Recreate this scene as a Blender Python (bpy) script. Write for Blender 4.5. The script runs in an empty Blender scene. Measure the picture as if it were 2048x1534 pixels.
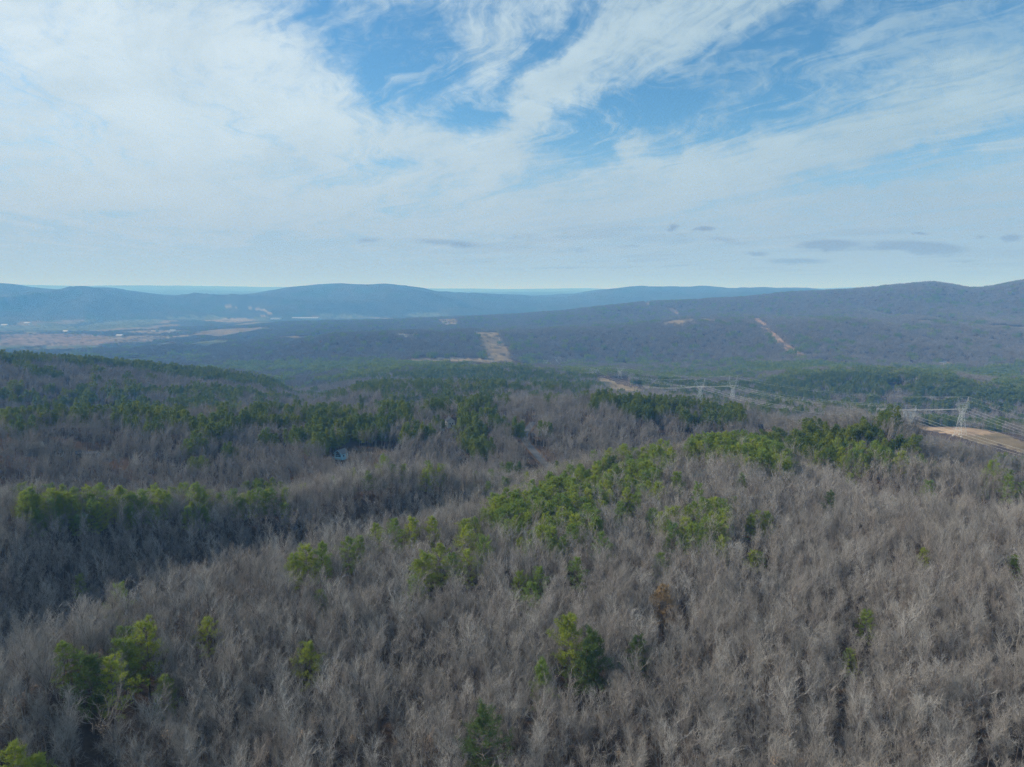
import bpy, math
import numpy as np
R = math.radians
C = bpy.context.scene.collection
D_ = bpy.data
rng = np.random.default_rng(11)

# ------------------------------------------------------------------ camera
ZC = 95.0                      # metres of the drone above the reference level
F = 1365.3                     # focal length in pixels of the 2048-wide frame (24 mm on 36 mm)
PITCH = R(7.4)
cp, sp = math.cos(PITCH), math.sin(PITCH)
cam_d = D_.cameras.new('camera'); cam = D_.objects.new('camera', cam_d); C.objects.link(cam)
cam.location = (0, 0, ZC); cam.rotation_euler = (R(90) - PITCH, 0, 0)
cam_d.sensor_width = 36; cam_d.lens = 24; cam_d.clip_start = 0.5; cam_d.clip_end = 90000
S = bpy.context.scene; S.camera = cam

# ------------------------------------------------------------------ sun, sky, exposure
SUN_EL, SUN_AZ = R(29), R(-76)          # azimuth clockwise from +Y (negative = left of the view)
sd = D_.lights.new('sun', 'SUN'); so = D_.objects.new('sun', sd); C.objects.link(so)
sd.energy = 5.0; sd.angle = R(1.2); sd.color = (1.0, 0.95, 0.87)
sdir = (math.sin(SUN_AZ) * math.cos(SUN_EL), math.cos(SUN_AZ) * math.cos(SUN_EL), math.sin(SUN_EL))
so.rotation_euler = (R(90) - SUN_EL, 0, math.pi - SUN_AZ)
S.view_settings.view_transform = 'Standard'; S.view_settings.look = 'None'
S.view_settings.exposure = 0.0; S.view_settings.gamma = 1.0
cy = S.cycles
cy.max_bounces = 4; cy.diffuse_bounces = 2; cy.glossy_bounces = 1; cy.transmission_bounces = 2; cy.transparent_max_bounces = 4
cy.volume_bounces = 2; cy.use_denoising = True
cy.caustics_reflective = False; cy.caustics_refractive = False
try:
    cy.denoiser = 'OPENIMAGEDENOISE'; cy.denoising_prefilter = 'NONE'; cy.denoising_input_passes = 'RGB_ALBEDO_NORMAL'
except Exception: pass

class NT:
    """small helper for node trees"""
    def __init__(s, t): s.t = t; s.n = t.nodes; s.l = t.links; s.n.clear()
    def node(s, k, **kw):
        n = s.n.new(k)
        for a, b in kw.items(): setattr(n, a, b)
        return n
    def put(s, sock, v):
        if isinstance(v, bpy.types.NodeSocket): s.l.new(v, sock)
        elif v is not None: sock.default_value = v
    def m(s, op, a, b=None, c=None, clamp=False):
        n = s.node('ShaderNodeMath', operation=op, use_clamp=clamp)
        for i, v in enumerate((a, b, c)): s.put(n.inputs[i], v)
        return n.outputs[0]
    def comb(s, x, y, z=0.0):
        n = s.node('ShaderNodeCombineXYZ')
        for i, v in enumerate((x, y, z)): s.put(n.inputs[i], v)
        return n.outputs[0]
    def noise(s, vec, scale=1, detail=4, rough=.5, dist=0, lac=2.0):
        n = s.node('ShaderNodeTexNoise'); s.put(n.inputs['Vector'], vec)
        n.inputs['Scale'].default_value = scale; n.inputs['Detail'].default_value = detail
        n.inputs['Roughness'].default_value = rough; n.inputs['Distortion'].default_value = dist
        n.inputs['Lacunarity'].default_value = lac
        return n.outputs['Fac']
    def sstep(s, x, a, b):
        n = s.node('ShaderNodeMapRange', interpolation_type='SMOOTHSTEP')
        s.put(n.inputs[0], x); n.inputs[1].default_value = a; n.inputs[2].default_value = b
        return n.outputs[0]
    def mix(s, f, a, b, mode='MIX'):
        n = s.node('ShaderNodeMix', data_type='RGBA', blend_type=mode)
        s.put(n.inputs[0], f); s.put(n.inputs[6], a); s.put(n.inputs[7], b)
        return n.outputs[2]

def pix_dir(u, v):
    xr, yr = (u - 1024) / F, (767 - v) / F
    return np.array([xr, cp + yr * sp, -sp + yr * cp])

w = D_.worlds.new('World'); S.world = w; w.use_nodes = True
def build_sky():
    T = NT(w.node_tree)
    out = T.node('ShaderNodeOutputWorld'); bg = T.node('ShaderNodeBackground')
    sky = T.node('ShaderNodeTexSky', sky_type='NISHITA', sun_disc=False, sun_elevation=SUN_EL, sun_rotation=SUN_AZ,
                 altitude=300, air_density=1.0, dust_density=0.6, ozone_density=2.5)
    tc = T.node('ShaderNodeTexCoord'); sx = T.node('ShaderNodeSeparateXYZ'); T.l.new(tc.outputs['Generated'], sx.inputs[0])
    x, y, z = sx.outputs
    zc = T.m('MAXIMUM', z, 0.012)
    # cirrus sheet: a plane high above, fibres running along azimuth -20 degrees
    a = R(-20)
    al = T.m('DIVIDE', T.m('ADD', T.m('MULTIPLY', x, math.sin(a)), T.m('MULTIPLY', y, math.cos(a))), zc)
    ac = T.m('DIVIDE', T.m('SUBTRACT', T.m('MULTIPLY', x, math.cos(a)), T.m('MULTIPLY', y, math.sin(a))), zc)
    pl = T.comb(al, ac, 0)
    wob1 = T.m('SUBTRACT', T.noise(T.comb(T.m('MULTIPLY', al, .35), T.m('MULTIPLY', ac, .5), 3.3), 1.0, 3, .5), .5)
    wob2 = T.m('SUBTRACT', T.noise(T.comb(T.m('MULTIPLY', al, 1.3), T.m('MULTIPLY', ac, 1.8), 9.1), 1.0, 3, .55), .5)
    acw = T.m('ADD', ac, T.m('ADD', T.m('MULTIPLY', wob1, 2.4), T.m('MULTIPLY', wob2, .55)))
    big = T.noise(T.comb(T.m('MULTIPLY', al, .22), T.m('MULTIPLY', acw, .75), 1.7), 1.0, 5, .55)
    fib = T.noise(T.comb(T.m('MULTIPLY', al, .55), T.m('MULTIPLY', acw, 3.2), 5.2), 1.0, 8, .62)
    fine = T.noise(T.comb(T.m('MULTIPLY', al, 2.2), T.m('MULTIPLY', acw, 11.), 7.7), 1.0, 6, .65)
    # where the sheet opens: ellipses in the direction (azimuth, elevation) of the sky
    yc = T.m('MAXIMUM', y, .05)
    qx = T.m('DIVIDE', x, yc); qz = T.m('DIVIDE', z, yc)
    ew = T.m('SUBTRACT', T.noise(T.comb(T.m('MULTIPLY', qx, 12), T.m('MULTIPLY', qz, 15), 2.), 1.0, 5, .6), .5)
    ew2 = T.m('SUBTRACT', T.noise(T.comb(T.m('MULTIPLY', qx, 12), T.m('MULTIPLY', qz, 15), 12.), 1.0, 5, .6), .5)
    qxw = T.m('ADD', qx, T.m('MULTIPLY', ew, .13)); qzw = T.m('ADD', qz, T.m('MULTIPLY', ew2, .07))
    tot = None
    def blob(u, v, ru, rv, rot, amp, wx=None, wz=None):
        nonlocal tot
        wx, wz = wx or qxw, wz or qzw
        d = pix_dir(u, v); cx, cz = d[0] / d[1], d[2] / d[1]
        su, sv = ru / F, rv / F
        dx = T.m('SUBTRACT', wx, cx); dz = T.m('SUBTRACT', wz, cz)
        c_, s_ = math.cos(R(rot)), math.sin(R(rot))      # rot: counter-clockwise in the sky
        p = T.m('DIVIDE', T.m('ADD', T.m('MULTIPLY', dx, c_), T.m('MULTIPLY', dz, s_)), su)
        q = T.m('DIVIDE', T.m('SUBTRACT', T.m('MULTIPLY', dz, c_), T.m('MULTIPLY', dx, s_)), sv)
        r2 = T.m('ADD', T.m('MULTIPLY', p, p), T.m('MULTIPLY', q, q))
        g = T.m('MULTIPLY', T.m('EXPONENT', T.m('MULTIPLY', r2, -1.0)), amp)
        tot = g if tot is None else T.m('ADD', tot, g)
    for b in SKY_HOLES: blob(*b)
    holes = tot; tot = None
    for b in SKY_BANKS: blob(*b)
    banks = tot
    fuzz = T.noise(T.comb(T.m('MULTIPLY', qx, 26), T.m('MULTIPLY', qz, 40), 3.), 1.0, 6, .62, 1.2)
    mid = T.noise(T.comb(T.m('MULTIPLY', al, .30), T.m('MULTIPLY', acw, 1.5), 15.2), 1.0, 5, .6)
    dens = T.m('ADD', T.m('MULTIPLY', T.m('SUBTRACT', big, .5), .7), T.m('ADD', T.m('MULTIPLY', T.m('SUBTRACT', fib, .5), 1.1), T.m('MULTIPLY', T.m('SUBTRACT', mid, .5), 1.5)))
    dens = T.m('ADD', dens, T.m('ADD', T.m('MULTIPLY', T.m('SUBTRACT', fine, .5), 1.3), T.m('MULTIPLY', T.m('SUBTRACT', fuzz, .5), 1.0)))
    dens = T.m('ADD', T.m('SUBTRACT', T.m('ADD', dens, .44), holes), banks)
    wisp = T.m('MULTIPLY', T.sstep(T.m('ADD', T.m('MULTIPLY', fib, .5), T.m('ADD', T.m('MULTIPLY', fine, .3), T.m('MULTIPLY', fuzz, .2))), .455, .63), .60)
    alpha = T.m('MAXIMUM', T.m('MULTIPLY', T.sstep(dens, -.32, 1.02), .95), wisp)
    soft = T.sstep(z, .0, .27)
    # blue sky: the Nishita sky, a little deeper
    hs = T.node('ShaderNodeHueSaturation'); hs.inputs['Saturation'].default_value = 1.22; hs.inputs['Value'].default_value = SKY_VALUE
    hs.inputs['Hue'].default_value = .492
    T.l.new(sky.outputs[0], hs.inputs['Color'])
    deep = T.mix(T.sstep(z, .02, .30), hs.outputs[0], T.mix(1.0, hs.outputs[0], (.82, .95, 1.0, 1), 'MULTIPLY'))
    deep = T.mix(T.m('SUBTRACT', 1.0, T.sstep(z, .06, .24)), deep, (3.05, 4.95, 7.0, 1))
    left = T.sstep(qx, .75, -.8)                      # the sheet is brighter towards the sun
    cl = T.mix(left, (4.15, 5.75, 6.75, 1), (6.5, 7.8, 8.7, 1))
    thick = T.m('ADD', T.m('MULTIPLY', T.m('SUBTRACT', T.noise(T.comb(T.m('MULTIPLY', qx, 5), T.m('MULTIPLY', qz, 9), 31.), 1.0, 6, .6, .8), .5), .55),
                T.m('ADD', T.m('MULTIPLY', T.m('SUBTRACT', mid, .5), .35), 1.0))
    cl = T.mix(1.0, cl, T.comb(thick, T.m('POWER', thick, .8), T.m('POWER', thick, .65)), 'MULTIPLY')
    cl = T.mix(soft, T.mix(left, (3.65, 4.75, 5.85, 1), (4.2, 5.4, 6.55, 1)), cl)
    veil = T.m('MAXIMUM', alpha, T.m('MULTIPLY', T.m('SUBTRACT', 1.0, T.sstep(z, .0, .16)), .88))
    col = T.mix(veil, deep, cl)
    # low flat grey cloudlets near the horizon
    zl = T.m('MAXIMUM', z, .02)
    lx, ly = T.m('DIVIDE', x, zl), T.m('DIVIDE', y, zl)
    ln = T.noise(T.comb(T.m('MULTIPLY', lx, .55), T.m('MULTIPLY', ly, .30), 4.4), 1.0, 5, .55)
    lm = T.noise(T.comb(T.m('MULTIPLY', qx, 2.2), T.m('MULTIPLY', qz, 6), 8.), 1.0, 2, .5)
    band = T.m('MULTIPLY', T.sstep(qz, .012, .035), T.m('SUBTRACT', 1.0, T.sstep(qz, .085, .11)))
    side = T.m('MULTIPLY', band, T.sstep(qx, -.30, .10))
    tot = None
    e3 = T.m('SUBTRACT', T.noise(T.comb(T.m('MULTIPLY', qx, 24), T.m('MULTIPLY', qz, 60), 21.), 1.0, 4, .6), .5)
    lqx, lqz = T.m('ADD', qx, T.m('MULTIPLY', e3, .035)), T.m('ADD', qz, T.m('MULTIPLY', e3, .010))
    for b in SKY_LOW: blob(*b, lqx, lqz)
    low = T.m('ADD', T.m('MULTIPLY', T.sstep(T.m('ADD', ln, T.m('MULTIPLY', T.m('SUBTRACT', lm, .5), .5)), .50, .66), T.m('MULTIPLY', side, .32)),
              T.m('MULTIPLY', T.sstep(T.m('ADD', tot, T.m('MULTIPLY', e3, .8)), .22, .75), .95), clamp=True)
    col = T.mix(low, col, (2.55, 3.45, 4.65, 1))
    T.l.new(col, bg.inputs['Color']); bg.inputs['Strength'].default_value = .10
    T.l.new(bg.outputs[0], out.inputs[0])
SKY_VALUE = 1.42
# (u, v, half width, half height, rotation, amount) of the openings / banks / grey cloudlets, as directions in the sky
SKY_HOLES = [(690, 50, 170, 70, -20, .75), (800, 140, 110, 70, -25, .9), (900, 70, 60, 60, 0, .45), (945, 235, 55, 45, -35, .8), (1020, 165, 130, 32, 42, .65), (1120, 60, 110, 26, 52, .55),
             (1250, 215, 150, 45, 22, .95), (1400, 160, 130, 40, 28, .8), (1170, 300, 90, 34, 10, .55), (1620, 60, 150, 60, 25, .7), (1700, 20, 170, 50, 10, .5), (1900, 40, 200, 55, 10, .6),
             (1880, 300, 190, 16, 17, .85), (1570, 210, 150, 40, 22, .6), (790, 335, 60, 20, 0, .65), (1690, 355, 130, 18, 12, .6), (1480, 260, 90, 22, 10, .45),
             (560, 490, 110, 14, 4, .5), (230, 430, 150, 10, 6, .45), (760, 415, 70, 12, 0, .5), (60, 460, 120, 10, 0, .35), (1330, 300, 40, 30, 0, .4)]
SKY_BANKS = [(230, 150, 420, 230, 0, .5), (330, 350, 420, 130, 0, .35), (900, 270, 90, 40, -25, .35), (1010, 310, 110, 22, 45, .6), (1160, 140, 200, 40, 35, .6), (1420, 60, 180, 36, 28, .45),
             (970, 100, 110, 50, 60, .35), (1900, 200, 240, 60, 14, .5), (1500, 330, 320, 50, 8, .45), (1265, 285, 22, 45, -10, .6), (1370, 320, 60, 40, 30, .35),
             (760, 280, 200, 50, -8, .4), (1000, 430, 800, 60, 0, .35), (1900, 400, 300, 40, 5, .3)]
SKY_LOW = [(1650, 490, 60, 11, 0, 1.0), (1840, 495, 110, 14, -3, 1.0), (1595, 522, 75, 7, 0, .8), (1345, 455, 14, 8, 30, .7), (1410, 457, 26, 6, 0, .8),
           (1515, 508, 30, 5, 0, .7), (1840, 466, 26, 4, 0, .7), (2020, 476, 30, 9, 5, .8), (1440, 478, 70, 10, -8, .45), (1960, 474, 14, 4, 0, .6),
           (900, 487, 90, 10, -4, .6), (1040, 470, 80, 10, 0, .4), (740, 480, 34, 8, 0, .45), (1260, 493, 30, 4, 0, .6), (1150, 498, 60, 8, 0, .4),
           (1140, 535, 100, 4, 0, .5), (1370, 531, 60, 3, 0, .5), (1930, 522, 60, 5, 0, .4), (560, 530, 90, 4, 0, .3)]
build_sky()

# ------------------------------------------------------------------ helpers
def tag(o, label=None, cat=None, group=None, kind=None):
    if label: o['label'] = label
    if cat: o['category'] = cat
    if group: o['group'] = group
    if kind: o['kind'] = kind
    return o
def empty(name, loc, rz=0):
    o = D_.objects.new(name, None); o.location = loc; o.rotation_euler = (0, 0, rz); C.objects.link(o); return o
def mesh_np(name, V, Fc, mats=(), attrs=None, smooth=False):
    """numpy verts (N,3) and faces (M,k) -> mesh"""
    V = np.asarray(V, np.float32); Fc = np.asarray(Fc, np.int32); k = Fc.shape[1]
    me = D_.meshes.new(name); me.vertices.add(len(V)); me.vertices.foreach_set('co', V.ravel())
    me.loops.add(Fc.size); me.loops.foreach_set('vertex_index', Fc.ravel())
    me.polygons.add(len(Fc)); me.polygons.foreach_set('loop_start', np.arange(0, Fc.size, k, dtype=np.int32))
    if smooth: me.polygons.foreach_set('use_smooth', np.ones(len(Fc), bool))
    for m_ in mats: me.materials.append(m_)
    for an, (ty, arr) in (attrs or {}).items():
        a = me.attributes.new(an, ty, 'POINT')
        key = {'FLOAT': 'value', 'INT': 'value', 'FLOAT_VECTOR': 'vector', 'FLOAT_COLOR': 'color'}[ty]
        a.data.foreach_set(key, np.asarray(arr, np.int32 if ty == 'INT' else np.float32).ravel())
    me.update(calc_edges=True); return me
def link(name, me, parent=None):
    o = D_.objects.new(name, me); C.objects.link(o)
    if parent is not None: o.parent = parent
    return o
STEEL = 1.0
class MB:
    """boxes, bars and polygons gathered into ONE mesh"""
    def __init__(s): s.v = []; s.f = []
    def add(s, vs, fs):
        b = len(s.v); s.v += [tuple(p) for p in vs]; s.f += [tuple(b + i for i in f) for f in fs]; return s
    def box(s, x0, x1, y0, y1, z0, z1):
        return s.add([(x0,y0,z0),(x1,y0,z0),(x1,y1,z0),(x0,y1,z0),(x0,y0,z1),(x1,y0,z1),(x1,y1,z1),(x0,y1,z1)],
                     [(0,3,2,1),(4,5,6,7),(0,1,5,4),(1,2,6,5),(2,3,7,6),(3,0,4,7)])
    def bar(s, a, b, r, r2=None, n=4):
        a, b = np.array(a, float), np.array(b, float); d = b - a; L = np.linalg.norm(d); d /= L
        if L > 2 and r < .3 and n == 4: r *= STEEL; r2 = None if r2 is None else r2 * STEEL
        h = np.array([0, 0, 1.]) if abs(d[2]) < .9 else np.array([1., 0, 0])
        p = np.cross(d, h); p /= np.linalg.norm(p); q = np.cross(d, p); r2 = r if r2 is None else r2
        vs = []
        for c, rr in ((a, r), (b, r2)):
            for i in range(n):
                t = 2 * math.pi * (i + .5) / n; vs.append(c + rr * (math.cos(t) * p + math.sin(t) * q))
        fs = [(i, (i+1) % n, n + (i+1) % n, n + i) for i in range(n)] + [tuple(range(n))[::-1], tuple(range(n, 2*n))]
        return s.add(vs, fs)
    def prism(s, poly, y0, y1):
        """polygon in x,z pushed from y0 to y1"""
        n = len(poly)
        return s.add([(x, y0, z) for x, z in poly] + [(x, y1, z) for x, z in poly],
                     [tuple(range(n)), tuple(range(n, 2*n))[::-1]] + [(i, n + i, n + (i+1) % n, (i+1) % n) for i in range(n)])
    def mesh(s, name, mat):
        me = D_.meshes.new(name); me.from_pydata(s.v, [], s.f); me.materials.append(mat); me.update(); return me
    def build(s, name, mat, parent=None): return link(name, s.mesh(name, mat), parent)
def mat(name, build):
    m = D_.materials.new(name); m.use_nodes = True; T = NT(m.node_tree)
    out = T.node('ShaderNodeOutputMaterial'); T.l.new(build(T), out.inputs[0]); return m
def princ(T, col, rough=.8, spec=.2, metal=0.):
    b = T.node('ShaderNodeBsdfPrincipled'); T.put(b.inputs['Base Color'], col); b.inputs['Roughness'].default_value = rough
    b.inputs['Specular IOR Level'].default_value = spec; b.inputs['Metallic'].default_value = metal; return b.outputs[0]
def flat(name, col, rough=.7, spec=.3, metal=0., var=.25, scale=1.5):
    c2 = tuple(min(1, c * (1 + var)) for c in col) + (1,); c1 = tuple(c * (1 - var) for c in col) + (1,)
    def b(T):
        tc = T.node('ShaderNodeTexCoord'); return princ(T, T.mix(T.noise(tc.outputs['Object'], scale, 4, .6), c1, c2), rough, spec, metal)
    return mat(name, b)

# value noise on the plane
def _h(i, j, s):
    n = (i * 374761393 + j * 668265263 + s * 974634721) & 0xFFFFFFFF
    n = ((n ^ (n >> 13)) * 1274126177) & 0xFFFFFFFF
    return ((n ^ (n >> 16)) & 0xFFFFFF) / float(0xFFFFFF)
def vnoise(x, y, s=0):
    xi, yi = np.floor(x).astype(np.int64), np.floor(y).astype(np.int64); fx, fy = x - xi, y - yi
    fx = fx * fx * (3 - 2 * fx); fy = fy * fy * (3 - 2 * fy)
    return (_h(xi, yi, s) * (1-fx) + _h(xi+1, yi, s) * fx) * (1-fy) + (_h(xi, yi+1, s) * (1-fx) + _h(xi+1, yi+1, s) * fx) * fy
def fbm(x, y, s=0, o=4):
    t, a, n = 0, .5, 0
    for k in range(o): t = t + a * vnoise(x * 2**k, y * 2**k, s + k * 17); n += a; a *= .5
    return t / n - .5

# ------------------------------------------------------------------ terrain heights
# Feature lines of the land from near to far, per column of bearing (given as a column of the photograph):
# (distance, row of the canopy top seen there) or (distance, 'z', canopy height relative to the drone)
Z = 'z'
COLS = {
 -420: [(120,Z,-80),(165,Z,-112),(300,Z,-86),(350,Z,-106),(560,Z,-96),(690,Z,-128),(1050,Z,-78),(1500,Z,-185),(1900,Z,-215),(2500,Z,-222),(3400,Z,-222),(4200,Z,-222),(5200,Z,-220),(6400,Z,-215),(9500,560),(13000,Z,0),(26000,571)],
 0:    [(148,1290),(198,Z,-127),(300,974),(352,Z,-107),(560,826),(690,Z,-128),(1120,706),(1500,Z,-190),(1900,Z,-215),(2500,Z,-222),(3400,Z,-222),(4200,Z,-222),(5200,Z,-220),(6400,Z,-215),(9500,567),(13000,Z,0),(26000,570)],
 120:  [(164,1232),(215,Z,-127),(305,975),(352,Z,-107),(565,824),(690,Z,-128),(1140,712),(1500,Z,-190),(1900,Z,-215),(2500,Z,-222),(3400,Z,-222),(4200,Z,-222),(5200,Z,-220),(6400,Z,-215),(9400,577),(13000,Z,0),(26000,571)],
 200:  [(176,1196),(228,Z,-127),(308,975),(352,Z,-107),(568,824),(695,Z,-128),(1160,718),(1520,Z,-190),(1920,Z,-215),(2500,Z,-222),(3400,Z,-222),(4200,Z,-222),(5200,Z,-220),(6400,Z,-215),(9300,571),(13000,Z,0),(26000,571)],
 350:  [(192,1146),(245,Z,-125),(314,979),(358,Z,-109),(574,822),(705,Z,-128),(1200,732),(1550,Z,-195),(1950,Z,-214),(2450,Z,-222),(3200,Z,-210),(4000,Z,-215),(4900,Z,-212),(6400,Z,-215),(9300,594),(13000,Z,0),(26000,572)],
 500:  [(205,1102),(257,Z,-121),(320,986),(365,Z,-112),(580,820),(720,Z,-128),(1240,748),(1550,Z,-195),(1950,Z,-212),(2400,Z,-222),(2950,684),(3600,Z,-206),(4500,654),(6400,Z,-215),(9000,589),(13000,Z,0),(26000,574)],
 600:  [(216,1078),(266,Z,-117),(325,970),(370,Z,-104),(588,818),(725,Z,-128),(1080,790),(1400,Z,-190),(1800,Z,-205),(2300,Z,-218),(2900,670),(3500,Z,-190),(4400,646),(6400,Z,-213),(8800,579),(13000,Z,0),(26000,575)],
 750:  [(235,1052),(285,Z,-115),(332,930),(375,Z,-100),(600,815),(740,Z,-128),(980,768),(1250,Z,-165),(1500,745),(2150,721),(2800,663),(3400,Z,-175),(4300,640),(6400,Z,-210),(8500,572),(13000,Z,0),(26000,577)],
 880:  [(252,1020),(298,Z,-109),(340,935),(380,Z,-113),(620,805),(760,Z,-128),(980,764),(1230,Z,-165),(1500,737),(2150,722),(2850,658),(3450,Z,-168),(4300,635),(6400,Z,-208),(8700,587),(13000,Z,0),(26000,578)],
 1000: [(275,985),(312,Z,-98),(350,945),(385,Z,-108),(640,795),(780,Z,-128),(980,763),(1200,Z,-165),(1500,733),(2150,727),(2900,654),(3500,Z,-160),(4300,629),(6400,Z,-205),(9000,590),(13000,Z,0),(26000,578)],
 1120: [(305,938),(345,Z,-95),(375,Z,-100),(410,Z,-108),(640,793),(790,Z,-130),(990,766),(1200,Z,-168),(1500,745),(2180,726),(2930,645),(3500,Z,-140),(4350,620),(6400,Z,-180),(9300,594),(13000,Z,0),(26000,578)],
 1250: [(330,905),(370,Z,-96),(410,Z,-100),(440,Z,-114),(640,793),(800,Z,-135),(1000,784),(1200,Z,-172),(1500,752),(2200,724),(2950,640),(3500,Z,-118),(4400,606),(6400,Z,-150),(9500,578),(13000,Z,0),(26000,579)],
 1350: [(340,890),(385,Z,-95),(425,Z,-98),(470,Z,-116),(640,800),(800,Z,-140),(1020,790),(1220,Z,-175),(1500,757),(2150,726),(2970,636),(3500,Z,-105),(4450,600),(6400,Z,-120),(9500,576),(13000,Z,0),(26000,580)],
 1500: [(345,880),(400,Z,-92),(430,Z,-93),(500,Z,-113),(640,818),(800,Z,-150),(1050,800),(1250,Z,-180),(1500,762),(2050,724),(3000,632),(3500,Z,-95),(4500,590),(6400,Z,-100),(9500,577),(13000,Z,0),(26000,582)],
 1620: [(318,930),(350,Z,-95),(400,885),(430,Z,-92),(480,846),(660,Z,-140),(1020,806),(1250,Z,-180),(1530,746),(2060,724),(3000,632),(3500,Z,-88),(4500,580),(6400,Z,-80),(9500,Z,60),(13000,Z,0),(26000,Z,200)],
 1750: [(285,978),(318,Z,-111),(370,902),(400,Z,-91),(480,828),(640,Z,-130),(1000,812),(1250,Z,-180),(1550,740),(2100,735),(3000,632),(3500,Z,-80),(4500,573),(6400,Z,-50),(9500,Z,40),(13000,Z,0),(26000,Z,200)],
 1860: [(272,992),(308,Z,-112),(355,918),(390,Z,-95),(490,866),(650,Z,-142),(960,834),(1220,Z,-184),(1550,748),(2100,738),(3000,638),(3500,Z,-75),(4500,562),(6400,Z,-30),(9500,Z,40),(13000,Z,0),(26000,Z,200)],
 1950: [(268,1002),(304,Z,-112),(348,935),(385,Z,-101),(490,893),(650,Z,-148),(950,836),(1210,Z,-185),(1520,762),(2100,741),(3000,645),(3500,Z,-85),(4500,574),(6400,Z,-40),(9500,Z,40),(13000,Z,0),(26000,Z,200)],
 2048: [(265,1010),(302,Z,-112),(345,955),(380,Z,-107),(480,905),(640,Z,-146),(930,850),(1200,Z,-186),(1500,776),(2100,744),(3000,650),(3500,Z,-95),(4500,559),(6400,Z,-20),(9500,Z,40),(13000,Z,0),(26000,Z,200)],
 2460: [(260,Z,-84),(295,Z,-98),(345,Z,-94),(380,Z,-106),(480,Z,-112),(640,Z,-146),(930,Z,-240),(1200,Z,-236),(1500,Z,-226),(2100,Z,-218),(3000,Z,-120),(3500,Z,-80),(4500,Z,150),(6400,Z,0),(9500,Z,40),(13000,Z,0),(26000,Z,200)],
}
def tree_h(d): return np.interp(d, [0, 380, 700, 5000, 6600], [12.5, 12.5, 14.5, 14.5, 0.])
def pchip(x, y, xi):
    """monotone cubic through knots (1-D)"""
    h = np.diff(x); dl = np.diff(y) / h; m = np.zeros_like(y)
    s = dl[:-1] * dl[1:] > 0
    w1, w2 = 2 * h[1:] + h[:-1], h[1:] + 2 * h[:-1]
    with np.errstate(divide='ignore', invalid='ignore'):
        mm = (w1 + w2) / (w1 / dl[:-1] + w2 / dl[1:])
    m[1:-1] = np.where(s, mm, 0); m[0] = dl[0]; m[-1] = dl[-1]
    k = np.clip(np.searchsorted(x, xi) - 1, 0, len(h) - 1); t = (xi - x[k]) / h[k]; t = np.clip(t, 0, 1)
    return ((1+2*t)*(1-t)**2) * y[k] + t*(1-t)**2*h[k]*m[k] + t*t*(3-2*t)*y[k+1] + t*t*(t-1)*h[k]*m[k+1]
def make_terrain():
    us = sorted(COLS); K = len(COLS[0])
    az, dd, zz = (np.zeros((len(us), K)) for _ in range(3))
    for i, u in enumerate(us):
        for k, kn in enumerate(COLS[u]):
            d = kn[0]; v = kn[1] if kn[1] != Z else 640
            r = pix_dir(u, v); az[i, k] = math.atan2(r[0], r[1])
            zz[i, k] = (kn[2] if kn[1] == Z else d * r[2] / math.hypot(r[0], r[1])) - tree_h(d); dd[i, k] = math.log(d)
    A = np.concatenate([np.linspace(-180, -52, 50)[:-1], np.linspace(-52, 52, 861), np.linspace(52, 180, 50)[1:]])
    Rr = np.exp(np.linspace(math.log(6), math.log(45000), 840))
    G = np.zeros((len(A), len(Rr))); Ar = np.radians(np.clip(A, -50, 50))
    kd = np.array([pchip(az[:, k], dd[:, k], np.clip(Ar, az[0, k], az[-1, k])) for k in range(K)])
    kz = np.array([pchip(az[:, k], zz[:, k], np.clip(Ar, az[0, k], az[-1, k])) for k in range(K)])
    for i in range(len(A)):
        x = np.concatenate([[3, 60, 105], np.exp(kd[:, i]), [60000]]); y = np.concatenate([[-88, -90, -91], kz[:, i], [150]])
        if x[3] < 125: x[2] = x[3] - 18
        G[i] = pchip(x, y, Rr)
    X = Rr[None, :] * np.sin(np.radians(A))[:, None]; Y = Rr[None, :] * np.cos(np.radians(A))[:, None]
    D = np.broadcast_to(Rr[None, :], G.shape)
    amp = np.interp(D, [0, 60, 300, 1000, 2000, 3500, 5500, 7000, 9000, 20000], [0, 1, 2.5, 6, 19, 22, 16, 60, 95, 90])
    sc = np.interp(D, [0, 300, 1200, 3000, 8000, 20000], [60, 60, 130, 260, 900, 2500])
    n = np.zeros_like(G)
    for s_, lo, hi in ((60, 0, 700), (150, 500, 2200), (330, 1500, 6000), (850, 5000, 14000), (2600, 11000, 60000)):
        wt = np.clip((D - lo * .8) / (lo * .4 + 1), 0, 1) * np.clip((hi * 1.15 - D) / (hi * .3), 0, 1)
        n += wt * fbm(X / s_, Y / s_, int(s_), 4)
    spur = (1 - np.abs(2 * vnoise(X / 1000. + .35 * fbm(X / 600., Y / 600., 91), Y / 620. + .3 * fbm(X / 500., Y / 500., 92), 93) - 1)) ** 1.5
    G = G + spur * 115 * np.clip((1.5 - A[:, None]) / 6, 0, 1) * np.clip((D - 6700) / 800, 0, 1) * np.clip((9000 - D) / 900, 0, 1) * np.clip((A[:, None] + 60) / 5, 0, 1)
    rav = np.abs(2 * vnoise(X / 210. + .5 * fbm(X / 180., Y / 180., 61), Y / 900., 62) - 1)
    G = G - (1 - rav) ** 2.5 * 26 * np.clip((D - 2500) / 500, 0, 1) * np.clip((4500 - D) / 500, 0, 1)
    return A, Rr, ZC + G + n * amp * 1.4, X, Y, D
TA, TR, TG, TX, TY, TD = make_terrain()
LR = np.log(TR)
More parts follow.
